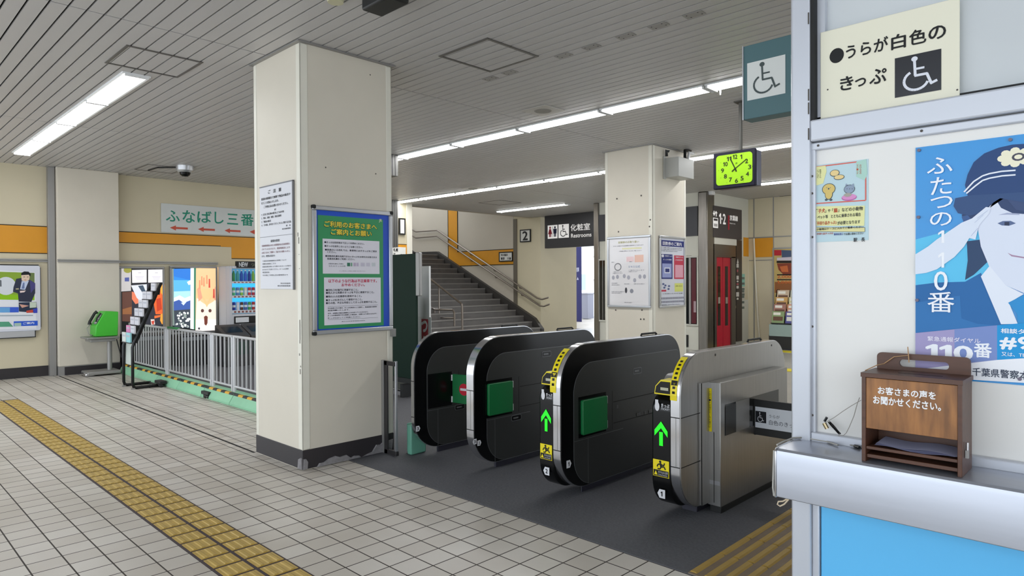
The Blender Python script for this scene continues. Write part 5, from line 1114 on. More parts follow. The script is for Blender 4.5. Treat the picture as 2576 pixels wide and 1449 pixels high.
bl = ['at the wall end', 'behind the black leaflet rack', 'right of the rack foot', 'holding the black clamp', 'below the recycling bins', 'with a chipped end near the front column', 'hidden partly by the front column']
for k in range(7):
    xa = -11.95+.842*k; xb = xa+.83
    r = thing('base_block', 'pale green fence base block with hazard tape, %s' % bl[k], 'base block', ((xa+xb)/2, FY, 0), 'green base blocks under the guard fence')
    mb = MB(); mb.prism([(FY-.13, 0), (FY-.13, .03), (FY-.07, .13), (FY+.07, .13), (FY+.13, .03), (FY+.13, 0)], 'x', xa, xb, bgm); bd = mb.build('block', r, bevel=.006)
    mb = MB()
    for i in range(7):
        m_ = tyl if i % 2 else blackm; s_ = (xb-xa)/7; mb.box(xa+i*s_, xa+(i+1)*s_, FY-.072, FY-.040, .130, .134, m_); mb.add([(xa+i*s_, FY-.0715, .1335), (xa+(i+1)*s_, FY-.0715, .1335), (xa+(i+1)*s_, FY-.083, .112), (xa+i*s_, FY-.083, .112)], [(0, 3, 2, 1)], m_)
    mb.build('hazard_tape', r, smooth=0)
for i, (px, py) in enumerate(((519, 1002), (400, 973))):
    q = onZ(px, py, 0.0); r = thing('floor_clamp', ('black clamp at the fence base right of the leaflet rack', 'black clamp at the foot of the leaflet rack')[i], 'clamp', (q.x, q.y+.02, 0), 'black clamps at the fence base')
    mb = MB(); mb.box(q.x-.12, q.x+.10, q.y-.02, q.y+.07, .045, .085, blackm); mb.build('arm', r, bevel=.006); mb = MB(); mb.box(q.x-.05, q.x+.02, q.y-.02, q.y+.05, 0, .05, black); mb.build('foot', r, bevel=.01); mb = MB(); mb.tube([(q.x+.03, q.y+.0, .025), (q.x+.10, q.y+.0, .025)], .022, blackm, 10); mb.build('roller', r)
# ------------------------------------------------------------------ leaflet rack
RX0, RX1 = -10.27, -9.88; ZR = lambda x, y: onX(290+x/4.142, 640+y/4.142, RX1)
f0 = ZR(183, 1390); f1 = ZR(178, 930); f2 = ZR(478, 300); yb_ = f2.y; 
r = thing('leaflet_rack', 'black slanted leaflet rack standing before the guard fence', 'rack', ((RX0+RX1)/2, 3.05, 0)); r2 = r
for x, nm in ((RX0, 0), (RX1, 1)):
    mb = MB(); mb.tube([(x, f0.y+.34, .022), (x, f0.y+.04, .022), (x, f0.y+.01, .035), (x, f0.y, .07), (x, f1.y, f1.z-.05), (x, f1.y+.015, f1.z), (x, f2.y, f2.z)], .020, black, 8); mb.build('side_frame', r)
    MB().box(x-.015, x+.015, f0.y-.02, f0.y+.02, 0, .02, alud).build('foot', r, smooth=0)
mb = MB(); mb.tube([(RX0, f0.y+.32, .022), (RX1, f0.y+.32, .022)], .016, black, 8); mb.build('cross_bar', r)
bp_ = MB(); bp_.add([(RX0, f1.y+.02, f1.z-.30), (RX1, f1.y+.02, f1.z-.30), (RX1, f1.y+.03, f1.z), (RX0, f1.y+.03, f1.z)], [(0, 1, 2, 3)], mat('rack_panel', 'c8d2cc', .4)); bp_.build('front_panel', r, smooth=0)
sl = Vector((0, f2.y-f1.y, f2.z-f1.z)); up_ = sl.normalized()
back = MB(); back.add([(RX0, f1.y+.06, f1.z), (RX1, f1.y+.06, f1.z), (RX1, f2.y+.02, f2.z), (RX0, f2.y+.02, f2.z)], [(0, 1, 2, 3)], mat('rack_mesh', '2a2a2c', .5)); back.build('back_panel', r, smooth=0)
tiers = 7; tn = ['lowest', 'second', 'third', 'fourth', 'fifth', 'sixth', 'topmost']
for t_ in range(tiers):
    yy = f1.y+sl.y*(t_+.15)/tiers; zz = f1.z+sl.z*(t_+.10)/tiers
    mb = MB(); mb.box(RX0+.01, RX1-.01, yy-.035, yy+.02, zz-.012, zz, M['rack_mesh']); mb.build('pocket_shelf', r, smooth=0)
    for c_ in range(2):
        xa = RX0+.02+c_*.185; xb = xa+.165; hh = .105 if t_ else .13
        if t_ == 6 and c_ == 0: continue
        m_ = 'd98ab8' if (t_, c_) == (1, 0) else ('9ad4dc' if (t_, c_) == (0, 1) else ('d4dcd8' if t_ == 0 else 'd6d6de'))
        nm_ = 'pink' if (t_, c_) == (1, 0) else ('pale blue topped' if (t_, c_) == (0, 1) else 'white')
        mb = MB(); mb.box(xa, xb, yy-.030, yy-.010, zz, zz+hh, ink(m_)); mb.box(xa+.02, xb-.02, yy-.0308, yy-.03, zz+hh*.55, zz+hh*.75, ink('b8bcc8')); 
        one(mb, 'leaflet', '%s leaflet stack in the %s tier of the black rack, %s side' % (nm_, tn[t_], ('wall', 'column')[c_]), 'leaflet', 'leaflets in the black rack', smooth=0)
mb = MB(); mb.add([(RX0, f2.y-.02, f2.z-.16), (RX1, f2.y-.02, f2.z-.16), (RX1, f2.y, f2.z), (RX0, f2.y, f2.z)], [(0, 1, 2, 3)], mat('rack_header', '9a9a98', .5)); mb.build('header_card', r2, smooth=0)
# ------------------------------------------------------------------ phone table
TX0, TX1, TY0, TY1 = -12.14, -11.70, 2.74, 3.18; tz = .60
r = thing('phone_table', 'small single-legged metal table against the pilaster', 'table', (-11.9, 3.0, 0))
MB().box(TX0, TX1, TY0, TY1, tz-.03, tz, mat('table_top', '8f8f8c', .35, .3)).build('table_top', r, bevel=.01)
mb = MB(); mb.box(TX0+.08, TX1-.04, TY0+.05, TY1-.05, tz-.075, tz-.03, alud); mb.build('apron', r, bevel=.006)
mb = MB(); mb.tube([(-11.88, 3.08, .06), (-11.88, 3.08, tz-.05)], .035, alud, 14); mb.build('leg', r)
mb = MB(); mb.box(-12.10, -11.72, TY0+.0, TY1+.02, .02, .07, alud); mb.box(-12.0, -11.75, TY0-.02, TY0+.10, .0, .05, steelh); mb.build('base', r, bevel=.012)
mb = MB(); mb.tube([(-11.80, 3.16, tz-.05), (-11.79, 3.19, .40), (-11.79, 3.22, .26), (-11.79, 3.26, .24), (-11.79, 3.29, .32), (-11.79, 3.30, tz-.05)], .008, blackm, 7); mb.build('cable', r)
PX1 = -11.80; r = thing('public_phone', 'lime green public telephone on the small table', 'telephone', (-11.95, 3.05, tz)); gp = mat('phone_green', '44c034', .4)
q = lambda px, py: (lambda v: (v.y, v.z))(onX(px, py, PX1))
p_ = [q(240, 838), q(297, 840), q(298, 784), q(266, 783), q(262, 786), q(241, 822)]
base_z = tz+.004; pts = [(p_[0][0], base_z), (p_[1][0], base_z)]+p_[2:]
mb = MB(); mb.prism(pts, 'x', -12.12, PX1, gp); mb.build('body', r, bevel=.012)
ya, za = p_[5]; yb2, zb2 = p_[4]; n_ = Vector((0, -(zb2-za), yb2-ya)).normalized()
S1 = lambda x, t, h: Vector((x, ya+(yb2-ya)*t, za+(zb2-za)*t))+n_*h
mb = MB(); mb.add([S1(-12.0, .15, .004), S1(-11.83, .15, .004), S1(-11.83, .9, .004), S1(-12.0, .9, .004)], [(0, 1, 2, 3)], mat('keypad_grey', '5e6a66', .4))
for i in range(3):
    for j in range(4): mb.add([S1(-11.97+i*.045, .2+j*.16, .006), S1(-11.94+i*.045, .2+j*.16, .006), S1(-11.94+i*.045, .3+j*.16, .006), S1(-11.97+i*.045, .3+j*.16, .006)], [(0, 1, 2, 3)], ink('c8ccc8'))
mb.build('keypad', r, smooth=0)
mb = MB(); mb.tube([S1(-12.06, .05, .03), S1(-12.06, .2, .05), S1(-12.06, .8, .05), S1(-12.06, .95, .03)], [.03, .02, .02, .03], blackm, 8); mb.tube([S1(-11.84, .3, .02), S1(-11.83, .5, .04), S1(-11.83, .9, .03)], .012, blackm, 8); mb.build('handset', r)
mb = MB(); mb.tube([S1(-12.06, .05, .03), (-12.05, ya-.06, za-.03), (-12.0, ya-.05, za-.12), (-11.95, ya-.01, za-.14)], .006, alud, 6); mb.build('cord', r)
# ------------------------------------------------------------------ stairs
RI, TR = .155, .318; SX = -12.33; NS = 15
stm = mat('stair_stone', '6e6b69', .6, var=.12, vscale=5); nos = mat('stair_nosing', '868380', .55)
r = thing('staircase', 'dark stone staircase rising to a landing beyond the gates', 'staircase', (SX-2, 11.6, 0))
steps = MB(); ns_ = MB()
for i in range(NS):
    x = SX-TR*i; steps.box(-19.9, x, 9.46, YS-.12, i*RI, (i+1)*RI, stm); ns_.box(x-.035, x+.012, 9.47, YS-.125, (i+1)*RI-.03, (i+1)*RI+.003, nos)
lx = -18.05
for i in range(5):
    x = lx-TR*i; steps.box(-19.9, x, 9.46, YS-.12, (NS+i)*RI, (NS+i+1)*RI, stm); ns_.box(x-.035, x+.012, 9.47, YS-.125, (NS+i+1)*RI-.03, (NS+i+1)*RI+.003, nos)
steps.build('steps', r, smooth=0); ns_.build('nosing', r, smooth=0)
mb = MB(); mb.prism([(-12.30, 0), (-12.30, .12), (-12.58, .41), (-16.85, 2.43), (-18.11, 2.45), (-19.97, 3.36), (-19.97, 0)], 'y', YS-.12, YS-.002, mat('stringer', '3a3735', .5)); mb.build('stringer', r, smooth=0)
hm = mat('handrail_steel', '9a918a', .3, .9); yr = YS-.10; H6 = lambda x, y: onY(960+x/3.293, 460+y/3.293, yr)
for i, pts in enumerate((((205,362),(285,405),(460,393),(1290,955),(1330,965),(1380,950)), ((205,412),(285,456),(460,441),(1310,1018),(1345,1022),(1390,1005)))):
    h_ = thing('handrail', ('upper steel handrail along the staircase wall', 'lower steel handrail along the staircase wall')[i], 'handrail', H6(*pts[2]), 'handrails on the staircase wall')
    mb = MB(); mb.tube([H6(*q) for q in pts], .024, hm, 10); mb.build('rail', h_)
    for t in (.12, .36, .6, .84):
        a_, b_ = H6(*pts[2]), H6(*pts[3]); q = a_.lerp(b_, t); mb = MB(); mb.tube([(q.x, yr, q.z-.02), (q.x, yr+.02, q.z-.07), (q.x, YS-.002, q.z-.08)], .011, hm, 6); mb.build('bracket', h_)
ysr = 11.0
def step_z(x): return max(0, math.floor((SX-x)/TR)+1)*RI+.003
HS = lambda x, y: onY(960+x/3.293, 460+y/3.293, ysr)
h_ = thing('stair_railing', 'free-standing steel railing at the foot of the stairs', 'railing', (HS(665, 1240).x, ysr, 0))
mb = MB(); mb.tube([HS(340, 745), HS(395, 790), HS(640, 985), HS(665, 1005), HS(668, 1040), (HS(668, 1040).x, ysr, step_z(HS(668, 1040).x))], .026, hm, 10); mb.build('upper_rail', h_)
mb = MB(); mb.tube([HS(360, 1000), HS(395, 1025), HS(440, 1050), HS(590, 1052), HS(603, 1075), (HS(603, 1075).x, ysr, step_z(HS(603, 1075).x))], .026, hm, 10); mb.build('lower_rail', h_)
mb = MB(); mb.tube([HS(360, 1060), HS(395, 1085), HS(440, 1115), HS(600, 1122)], .018, hm, 8); mb.build('middle_rail', h_)
for x, y0_ in ((475, 860), (440, 1055)): q = HS(x, y0_); MB().tube([(q.x, ysr, step_z(q.x)), (q.x, ysr, q.z)], .018, hm, 8).build('post', h_)
# bands and joints on the staircase wall
sS = Surf('Y', YS); ob = MB(); q0 = sS.p(1128, 520); q1 = sS.p(1151, 630); q2 = sS.p(1160, 668); q3 = sS.p(1292, 627); q4 = sS.p(1292, 664)
bz0 = q4[1]; bz1 = q3[1]; sS.slab(ob, q0[0], bz0, q1[0], 5.5, 0, .008, orange); sS.slab(ob, q1[0], bz0, -13.48, bz1, 0, .008, orange); struct(ob, 'trim_16', smooth=0)
ob = MB(); sS.slab(ob, q0[0]-.03, bz0, q0[0], 5.5, 0, .010, darkgap); sS.slab(ob, q1[0], bz1, q1[0]+.03, 5.5, 0, .010, darkgap); sS.slab(ob, q1[0], bz1, -13.48, bz1+.02, 0, .01, darkgap); sS.slab(ob, q0[0], bz0-.02, -13.48, bz0, 0, .01, darkgap); struct(ob, 'trim_17', smooth=0)
e0 = onY(1291, 600, YS-.02).x; e1 = onY(1300, 600, YS-.02).x
struct(MB().box(e0, e1, YS-.02, YS, .3, CZ, mat('brown_trim', '6d665a', .5)), 'trim_18', smooth=0)
def plate(label, px0, py0, px1, py1, s_, txts, border=True, cat='sign', name='direction_sign', grp=None):
    a = s_.p(px0, py0); b = s_.p(px0, py1); c = s_.p(px1, py0)
    r = thing(name, label, cat, s_.w((a[0]+c[0])/2, b[1], 0), grp)
    mb = MB(); s_.slab(mb, a[0], b[1], c[0], a[1], .001, .03, ink('e4e4e0')); mb.build('panel', r, bevel=.003)
    if border: mb = MB(); s_.frame(mb, a[0]-.02, b[1]-.02, c[0]+.02, a[1]+.02, .03, .001, .036, blackm); mb.build('frame', r, smooth=0)
    mb = MB(); s2 = Surf(s_.ax, s_.v+(.03 if s_.ax == 'X' else -.03)); w_ = c[0]-a[0]; h_ = a[1]-b[1]
    for t, x0, y0_, x1, y1_, bo in txts: mb.text(s2, t, a[0]+w_*x0, a[1]-h_*y1_, a[0]+w_*x1, a[1]-h_*y0_, .004, ink('2a2a2c'), bo)
    if mb.v: mb.build('lettering', r, smooth=0)
plate('white number two sign with black border on the pillar', 1311, 580, 1335, 608, sS, [('2', .25, .12, .75, .88, .03)], name='number_sign')
plate('small white destination plate at the end of the orange band', 1258, 636, 1290, 657, sS, [('市川塩浜', .12, .14, .66, .42, .02), ('東京', .12, .56, .42, .86, .03), ('千葉', .62, .60, .92, .88, .02)])
sEnd = Surf('X', WL+.02); plate('white destination plate above the dark green board', 984, 621, 1019, 648, sEnd, [('札幌', .1, .12, .42, .42, .03), ('立', .1, .56, .24, .86, .03), ('千葉', .58, .64, .92, .88, .02)], False)
plate('black bordered white frame above the destination plate behind the column', 1004, 551, 1016, 588, sEnd, [], name='number_sign')
struct(MB().box(WL+.02, WL+.026, 9.25, 9.45, bz0-.02, bz0+.10, orange), 'trim_19', smooth=0)
# ------------------------------------------------------------------ restroom sign and passage
sT = Surf('Y', 13.85); a = sT.p(1370, 545); b = sT.p(1370, 625); c = sT.p(1500, 540)
r = thing('restroom_sign', 'long dark hanging sign reading Restrooms at the passage', 'sign', ((a[0]+c[0])/2, 13.9, b[1]))
sgn = mat('sign_charcoal', '37373b', .4)
mb = MB(); mb.box(a[0], c[0], 13.85, 14.0, b[1], CZ-.002, sgn); mb.build('sign_box', r, bevel=.004)
mb = MB(); T6 = lambda x, y: sT.p(960+x/3.293, 460+y/3.293); wl_ = glow('e6e4e2', .15); kd = ink('1c1c22')
def t6(txt, x0, y0_, y1_, x1, m_, bo=0.0, h=.003): p_ = T6(x0, y0_); q_ = T6(x0, y1_); t_ = T6(x1, y0_); mb.text(sT, txt, p_[0], q_[1], t_[0], p_[1], h, m_, bo)
def r6(x0, y0_, x1, y1_, m_, h): p_ = T6(x0, y0_); q_ = T6(x0, y1_); t_ = T6(x1, y0_); mb.rect(sT, p_[0], q_[1], t_[0], p_[1], h, m_); return p_[0], q_[1], t_[0], p_[1]
q = r6(1376, 354, 1457, 464, wl_, .002); w_ = q[2]-q[0]; h_ = q[3]-q[1]
for cx, col, sk in ((.25, ink('8a2030'), True), (.75, ink('1a2040'), False)):
    u = q[0]+w_*cx; mb.ell(sT, u, q[1]+h_*.82, .030, .034, .004, col, 10)
    if sk: mb.poly(sT, [(u-.03, q[1]+h_*.72), (u+.03, q[1]+h_*.72), (u+.075, q[1]+h_*.34), (u-.075, q[1]+h_*.34)], .004, col)
    else: mb.poly(sT, [(u-.065, q[1]+h_*.72), (u+.065, q[1]+h_*.72), (u+.055, q[1]+h_*.36), (u-.055, q[1]+h_*.36)], .004, col)
    for d_ in (-.022, .022): mb.poly(sT, [(u+d_-.016, q[1]+h_*.12), (u+d_+.016, q[1]+h_*.12), (u+d_+.018, q[1]+h_*.36), (u+d_-.018, q[1]+h_*.36)], .004, col)
mb.rect(sT, q[0]+w_*.485, q[1]+h_*.1, q[0]+w_*.515, q[3]-h_*.1, .004, kd)
q = r6(1465, 346, 1552, 458, wl_, .002); w_ = q[2]-q[0]; h_ = q[3]-q[1]; wheelchair(mb, sT, q[0]+w_*.14, q[1]+h_*.12, q[2]-w_*.08, q[3]-h_*.06, .004, kd)
t6('化粧室', 1566, 345, 400, 1726, wl_, .015); t6('Restrooms', 1570, 422, 455, 1738, wl_, .012)
mb.build('print', r, smooth=0)
sPb = Surf('Y', 18.6); a = sPb.p(1446, 600); b = sPb.p(1461, 793)
r = thing('blue_panel', 'tall dark blue panel with white letters inside the restroom passage', 'panel', ((a[0]+b[0])/2, 18.6, 0))
mb = MB(); mb.box(a[0]-.3, b[0], 18.6, 18.66, 0, 3.0, ink('2a2c66')); mb.build('board', r, smooth=0)
mb = MB(); p_ = sPb.p(1447, 673); q_ = sPb.p(1457, 684); mb.text(sPb, '精算', p_[0], q_[1], q_[0], p_[1], .004, ink('b8bcd8'), .02); p_ = sPb.p(1451, 697); q_ = sPb.p(1456, 704); mb.poly(sPb, [(p_[0], q_[1]), (q_[0], q_[1]), ((p_[0]+q_[0])/2, p_[1])], .004, ink('b8bcd8')); mb.build('lettering', r, smooth=0)
sQ = Surf('Y', 20.6); a = sQ.p(1480, 628); b = sQ.p(1494, 700)
win = MB(); sQ.frame(win, a[0]-.08, b[1]-.1, a[0]+1.2, a[1]+.1, .07, .0, .05, white); sQ.slab(win, a[0], a[1]-.32, a[0]+1.2, a[1]-.26, .0, .04, white); win = struct(win, 'window_2', smooth=0)
mb = MB(); sQ.slab(mb, a[0]-.02, b[1]-.04, a[0]+1.14, a[1]+.04, .0, .01, glow('eef4fc', 2.2)); mb.build('window_pane', win, smooth=0)  # pane glows in place of the daylight behind it
one(MB().box(-12.1, -9.7, 17.6, 17.9, CZ-.06, CZ-.003, tube_w), 'passage_lamp', 'lamp on the ceiling inside the restroom passage', 'ceiling light')
a = sQ.p(1462, 690); b = sQ.p(1474, 730); mb = MB(); sQ.slab(mb, a[0], b[1], b[0], a[1], .001, .03, mat('mirror_blue', 'a8c0d0', .1, .6)); one(mb, 'wall_mirror', 'pale blue mirror on the wall beside the passage window', 'mirror', smooth=0)
q = onZ(1470, 803, 0); mb = MB(); mb.box(q.x-.3, q.x+.15, q.y, q.y+.4, .02, .95, mat('grey_bin', '8f92a4', .5)); mb.box(q.x-.32, q.x+.17, q.y-.02, q.y+.42, .95, 1.0, mat('grey_bin_lid', 'a6a8b4', .5)); one(mb, 'grey_cabinet', 'grey cabinet standing in the restroom passage', 'cabinet', bevel=.01)
# yellow guide strips on the concourse floor inside
yfl = mat('inner_tactile', 'b8a23a', .5, var=.1)
mb = MB(); q = onZ(1290, 836, 0); 
for j in range(8): mb.box(-12.2+j*.3, -12.2+j*.3+.29, 12.95, 13.24, .003, .012, yfl)
one(mb, 'tactile_paving', 'faint yellow guide strip on the floor before the restroom passage', 'tactile paving', smooth=0)
for i, py in enumerate((885, 931)):
    q = onZ(1974, py, 0); mb = MB()
    for j in range(14): mb.box(q.x-1.2+j*.3, q.x-1.2+j*.3+.29, q.y-.15, q.y+.14, .003, .012, mat('bright_tactile', 'd8c82a', .5))
    one(mb, 'tactile_paving', ('bright yellow guide strip before the brochure rack', 'bright yellow guide strip just behind the wide steel gate')[i], 'tactile paving', smooth=0)
# ------------------------------------------------------------------ elevator
Z7 = lambda x, y: sE.p(1700+x/3.152, 440+y/3.152)
r = thing('elevator', 'elevator with red double doors in a steel surround', 'elevator', (EX1+.02, 13.2, 0))
red = mat('elevator_red', 'b01830', .35); est = mat('elevator_steel', '77736d', .3, .8)
def s7(mb, x0, y0_, x1, y1_, h0, h1, m_, toz=None): p_ = Z7(x0, y0_); q_ = Z7(x1, y1_); zlow = toz if toz is not None else Z7(x0, y1_)[1]; sE.slab(mb, p_[0], zlow, q_[0], p_[1], h0, h1, m_); return mb
mb = MB(); s7(mb, 284, 548, 462, 650, 0, .04, est); s7(mb, 284, 650, 312, 1390, 0, .04, est, 0); s7(mb, 428, 650, 462, 1390, 0, .04, est, 0); mb.build('door_surround', r, smooth=0)
for i, (x0, x1, wx0, wx1) in enumerate(((312, 368, 325, 349), (370, 428, 385, 408))):
    mb = s7(MB(), x0, 650, x1, 1390, 0, .015, red, 0); d_ = mb.build('door', r, bevel=.003)
    s7(MB(), wx0, 725, wx1, 1195, .015, .019, mat('dark_glass', '2a2420', .1)).build('door_window', d_, smooth=0)
    s7(MB(), (wx0+wx1)/2-8, 970, (wx0+wx1)/2+8, 1020, .019, .022, ink('9a8e84')).build('sticker', d_, smooth=0)
mb = s7(MB(), 275, 492, 472, 546, 0, .03, ink('d8d6cc')); mb.build('header_panel', r, smooth=0)
mb = s7(MB(), 472, 515, 516, 1350, 0, .03, mat('operating_panel', '3b332f', .4), .1); op = mb.build('operating_panel', r, smooth=0)
sO = Surf('X', EX1+.03); O7 = lambda x, y: sO.p(1700+x/3.152, 440+y/3.152); mb = MB(); wo = ink('c8c4be')
p_ = O7(490, 662); q_ = O7(490, 698); mb.poly(sO, [(p_[0]-.05, p_[1]-.1), (p_[0], p_[1]), (p_[0]+.05, p_[1]-.1), (p_[0]+.02, p_[1]-.1), (p_[0]+.02, q_[1]-.02), (p_[0]-.02, q_[1]-.02), (p_[0]-.02, p_[1]-.1)], .004, wo)
for y0_, y1_, hh, c_ in ((705, 735, .05, wo), (750, 770, .03, ink('a85a60')), (800, 830, .05, wo), (838, 850, .04, wo), (860, 872, .05, ink('a85a60')), (880, 900, .05, wo), (930, 965, .06, wo), (975, 990, .04, wo)):
    a_ = O7(488, y0_); b_ = O7(488, y1_); mb.rect(sO, a_[0]-hh, b_[1], a_[0]+hh*1.2, a_[1], .004, c_)
a_ = O7(472, 1048); mb.ell(sO, a_[0], a_[1], .03, .035, .004, ink('a8907a'), 10); mb.build('button_marks', op, smooth=0)
one(s7(MB(), 246, 118, 270, 160, 0, .12, white), 'motion_sensor', 'small white box high on the steel corner left of the platform sign', 'sensor', bevel=.01)
r = thing('platform_sign', 'dark sign with elevator arrows and numbers one and two above the red doors', 'sign', (EX1+.03, 13.2, 2.3))
mb = s7(MB(), 281, 243, 507, 494, 0, .05, mat('sign_brown', '403b3e', .4)); mb.build('sign_box', r, bevel=.004)
sO = Surf('X', EX1+.05); mb = MB()
def t7(txt, x0, y0_, y1_, x1, m_, bo=0.0): p_ = O7(x0, y0_); q_ = O7(x0, y1_); t_ = O7(x1, y0_); mb.text(sO, txt, p_[0], q_[1], t_[0], p_[1], .004, m_, bo)
def r7(x0, y0_, x1, y1_, m_, h=.004): p_ = O7(x0, y0_); q_ = O7(x0, y1_); t_ = O7(x1, y0_); mb.rect(sO, p_[0], q_[1], t_[0], p_[1], h, m_)
def o7(pts, m_, h=.004): mb.poly(sO, [O7(*q) for q in pts], h, m_)
o7([(308,300),(318,285),(330,305),(323,305),(323,330),(316,330),(316,305)], wl_); o7([(292,300),(298,300),(298,285),(306,285),(306,302),(314,302),(302,328)], wl_)
r7(294, 338, 334, 418, wl_); r7(299, 345, 329, 362, ink('403b3e'), .006); r7(300, 385, 328, 408, ink('b8b4b4'), .006)
t7('1·2', 343, 305, 385, 394, wl_, .02); r7(412, 320, 424, 435, ink('a8283a')); t7('京葉線', 427, 318, 360, 490, wl_, .02); t7('Keiyo Line', 428, 378, 390, 470, wl_)
mb.build('print', r, smooth=0)
# dark sign band and window on the front of the shaft
sX = Surf('Y', EY+.02); a = sX.p(1506, 545); c = sX.p(1756, 516); b = sX.p(1740, 594)
mb = MB(); sX.slab(mb, a[0], b[1], c[0], c[1]-.02, .0, .03, mat('band_charcoal', '3a3b42', .4)); one(mb, 'sign_band', 'plain charcoal sign band across the front of the elevator shaft', 'sign', smooth=0)
gl = mat('shaft_glass', '191c1e', .08); rdg = mat('shaft_red_inside', '5a1220', .3)
for i, (px0, px1, py0, py1) in enumerate(((1724, 1755, 648, 815), (1510, 1524, 655, 805))):
    a = sX.p(px0, py0); b = sX.p(px0, py1); c = sX.p(px1, py0)
    w_ = struct(sX.frame(MB(), a[0]-.05, b[1]-.03, c[0]+.03, a[1]+.03, .035, 0, .03, ink('c8c8c0')), 'window_%d' % (3+i), smooth=0)
    mb = MB(); sX.slab(mb, a[0]-.02, b[1], c[0], a[1], .0, .012, gl)
    mb.build('window_pane', w_, smooth=0)
    mb = MB(); wd = c[0]-a[0]
    if i == 0: sX.slab(mb, a[0]+wd*.52, b[1]+.02, c[0]-.03, a[1]-.02, .012, .016, rdg); sX.slab(mb, a[0]+wd*.70, b[1]+.25, c[0]-.03, b[1]+.48, .016, .018, ink('b09aa0')); sX.slab(mb, a[0]+wd*.34, b[1], a[0]+wd*.50, a[1], .012, .03, alud)
    else: sX.slab(mb, a[0]+wd*.45, b[1], a[0]+wd*.55, a[1], .012, .02, alud)
    mb.build('window_bar', w_, smooth=0)
a = sX.p(1724, 842); c = sX.p(1732, 842); one(MB().box(a[0]-.05, c[0], EY-.01, EY+.02, .05, a[1], blackm), 'black_post', 'short black post at the foot of the elevator shaft', 'post', bevel=.004)
# papers beside the operating panel, cord in the corner
sZ = Surf('X', EX1-.005)
for i, (x0, y0_, x1, y1_, c_, lb) in enumerate(((516, 785, 542, 885, '8fc4b4', 'green'), (514, 890, 540, 990, 'd0ccc2', 'white'))):
    p_ = sZ.p(1700+x0/3.152, 440+y0_/3.152); q_ = sZ.p(1700+x1/3.152, 440+y1_/3.152); z_ = sZ.p(1700+x0/3.152, 440+y1_/3.152)[1]
    mb = MB(); sZ.slab(mb, max(p_[0], 13.99), z_, q_[0]+.02, p_[1], 0, .008, ink(c_))
    for k in range(4): s1 = Surf('X', EX1+.003); mb.rect(s1, 14.0, p_[1]-.12-k*.12, q_[0], p_[1]-.07-k*.12, .002, ink('6a746e'))
    one(mb, 'paper_notice', '%s paper notice beside the elevator operating panel' % lb, 'notice', 'papers beside the elevator', smooth=0)
mb = MB(); q = [sR.p(1899, 600), sR.p(1903, 700), sR.p(1908, 790), sR.p(1912, 842)]; mb.tube([(u, YR-.05, z) for u, z in q]+[(q[-1][0]+.02, YR-.05, .0)], .018, ink('dcd6c4'), 8); one(mb, 'hanging_cord', 'thin white cord hanging in the corner right of the elevator', 'pole')
# ------------------------------------------------------------------ brochure rack and food poster at the right end wall
a = sR.p(1947, 626); b = sR.p(1947, 742)
r = thing('food_poster', 'yellow and dark food poster above the brochure rack', 'poster', (a[0]+.4, YR, b[1]))
mb = MB(); sR.slab(mb, a[0], b[1]-.3, a[0]+.75, a[1], .004, .02, mat('food_sheet', 'c8b06a', .4)); sR.frame(mb, a[0]-.02, b[1]-.32, a[0]+.77, a[1]+.02, .03, 0.004, .03, alud); mb.build('sheet', r, smooth=0)
s1 = Surf('Y', YR-.02); F_ = lambda x, y: s1.p(1840+x/3.62, 560+y/3.62); mb = MB()
def f_(pts, c_, h): mb.poly(s1, [F_(*q) for q in pts], h, ink(c_))
f_([(390,250),(455,250),(455,300),(390,300)], 'c02a34', .002); f_([(455,250),(600,255),(600,345),(460,330)], '4a5a78', .002); f_([(415,320),(600,310),(600,345),(415,345)], 'd8d0dc', .003); f_([(412,348),(600,345),(600,368),(412,368)], '1c1414', .003); f_([(415,372),(600,368),(600,470),(470,470),(430,430)], '8c4028', .003); f_([(440,400),(510,390),(520,450),(460,450)], 'd0703c', .004); f_([(415,470),(600,468),(600,480),(415,480)], '1c1414', .004); f_([(415,515),(600,515),(600,525),(415,525)], '1c1414', .004); f_([(395,540),(600,540),(600,640),(395,640)], '9a6238', .003)
for y0_, t_ in ((482, '2,000'), (530, '1,000')): p_ = F_(418, y0_); q_ = F_(418, y0_+28); mb.text(s1, t_, p_[0], q_[1], p_[0]+.30, p_[1], .004, ink('d86a2c'), .02)
mb.build('print', r, smooth=0)
ry = YR-.75; sK3 = Surf('Y', ry); A_ = sK3.p(1938, 735); Bz = sK3.p(1932, 870)[1]; xk0 = sK3.p(1936, 800)[0]; xk1 = xk0+.9
r = thing('brochure_rack', 'black tiered brochure rack against the end wall', 'rack', ((xk0+xk1)/2, ry+.2, 0))
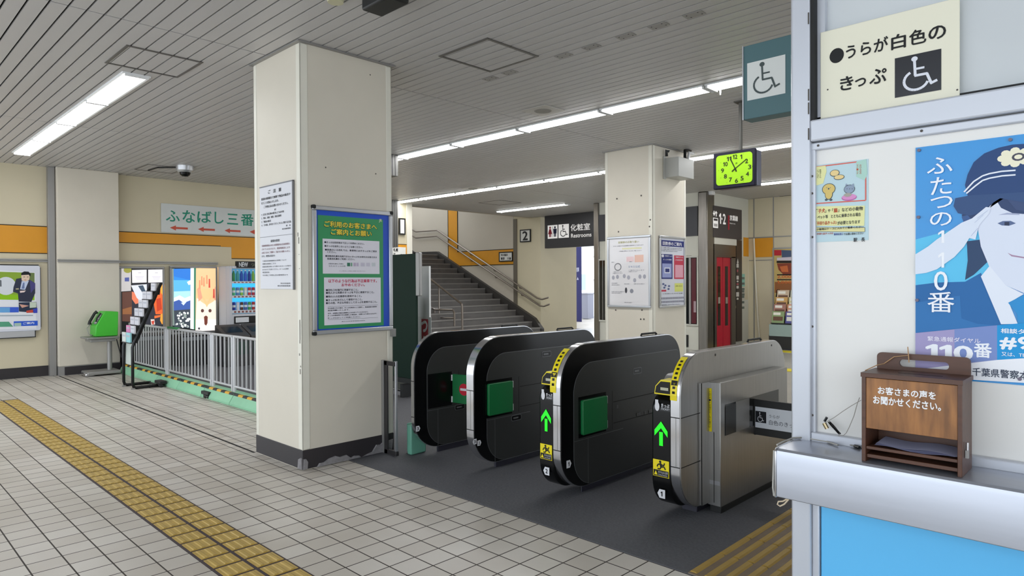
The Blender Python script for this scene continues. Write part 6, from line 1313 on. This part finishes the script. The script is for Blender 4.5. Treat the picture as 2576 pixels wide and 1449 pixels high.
mb = MB(); mb.prism([(ry-.05, 0), (ry+.5, 0), (ry+.5, A_[1]+.05), (ry+.42, A_[1]+.05)], 'x', xk0-.02, xk0+.01, black); mb.prism([(ry-.05, 0), (ry+.5, 0), (ry+.5, A_[1]+.05), (ry+.42, A_[1]+.05)], 'x', xk1-.01, xk1+.02, black); mb.build('side_panel', r, smooth=0)
mb = MB(); mb.box(xk0, xk1, ry-.04, ry+.46, .0, .30, blackm); mb.box(xk0, xk1, ry+.40, ry+.46, .3, A_[1]+.03, blackm); mb.build('carcass', r, smooth=0)
mb = MB(); mb.box(xk0+.02, xk1-.02, ry-.07, ry-.05, .28, .52, mat('rack_front', '8fa4a0', .3)); mb.build('front_pocket', r, smooth=0)
bc = [['c8b49a', 'd0d4c0', 'c89a6a'], ['c8a060', 'd4d0a0', 'b06a4a'], ['a8786a', 'd09070', '8a5a4a'], ['8aa070', '5a5a98', '9a9a50']]
bn = [['cream', 'pale', 'tan'], ['golden', 'straw', 'rust'], ['mauve', 'salmon', 'brown'], ['green', 'violet blue', 'olive']]; tn2 = ['top', 'second', 'third', 'lowest']
for t_ in range(4):
    zz = A_[1]-.20-t_*(A_[1]-.60)/4.0; yy = ry+.30-t_*.085
    mb = MB(); mb.box(xk0+.01, xk1-.01, yy-.02, ry+.42, zz-.02, zz, blackm); mb.build('shelf', r, smooth=0)
    for c_ in range(3):
        xa = xk0+.03+c_*.28; mb = MB(); mb.prism([(yy-.015, zz), (yy+.015, zz), (yy+.055, zz+.24), (yy+.025, zz+.24)], 'x', xa, xa+.25, ink(bc[t_][c_]))
        P_ = lambda u, v: (xa+.25*u, yy-.017+.04*v, zz+.24*v)
        mb.add([P_(.1, .2), P_(.9, .2), P_(.9, .55), P_(.1, .55)], [(0, 1, 2, 3)], ink('6a4a3a' if c_ != 1 else 'e2e2d8')); mb.add([P_(.1, .68), P_(.7, .68), P_(.7, .9), P_(.1, .9)], [(0, 1, 2, 3)], ink('eceade'))
        one(mb, 'brochure', '%s brochure on the %s shelf of the black tiered rack' % (bn[t_][c_], tn2[t_]), 'brochure', 'brochures on the end wall rack', smooth=0)
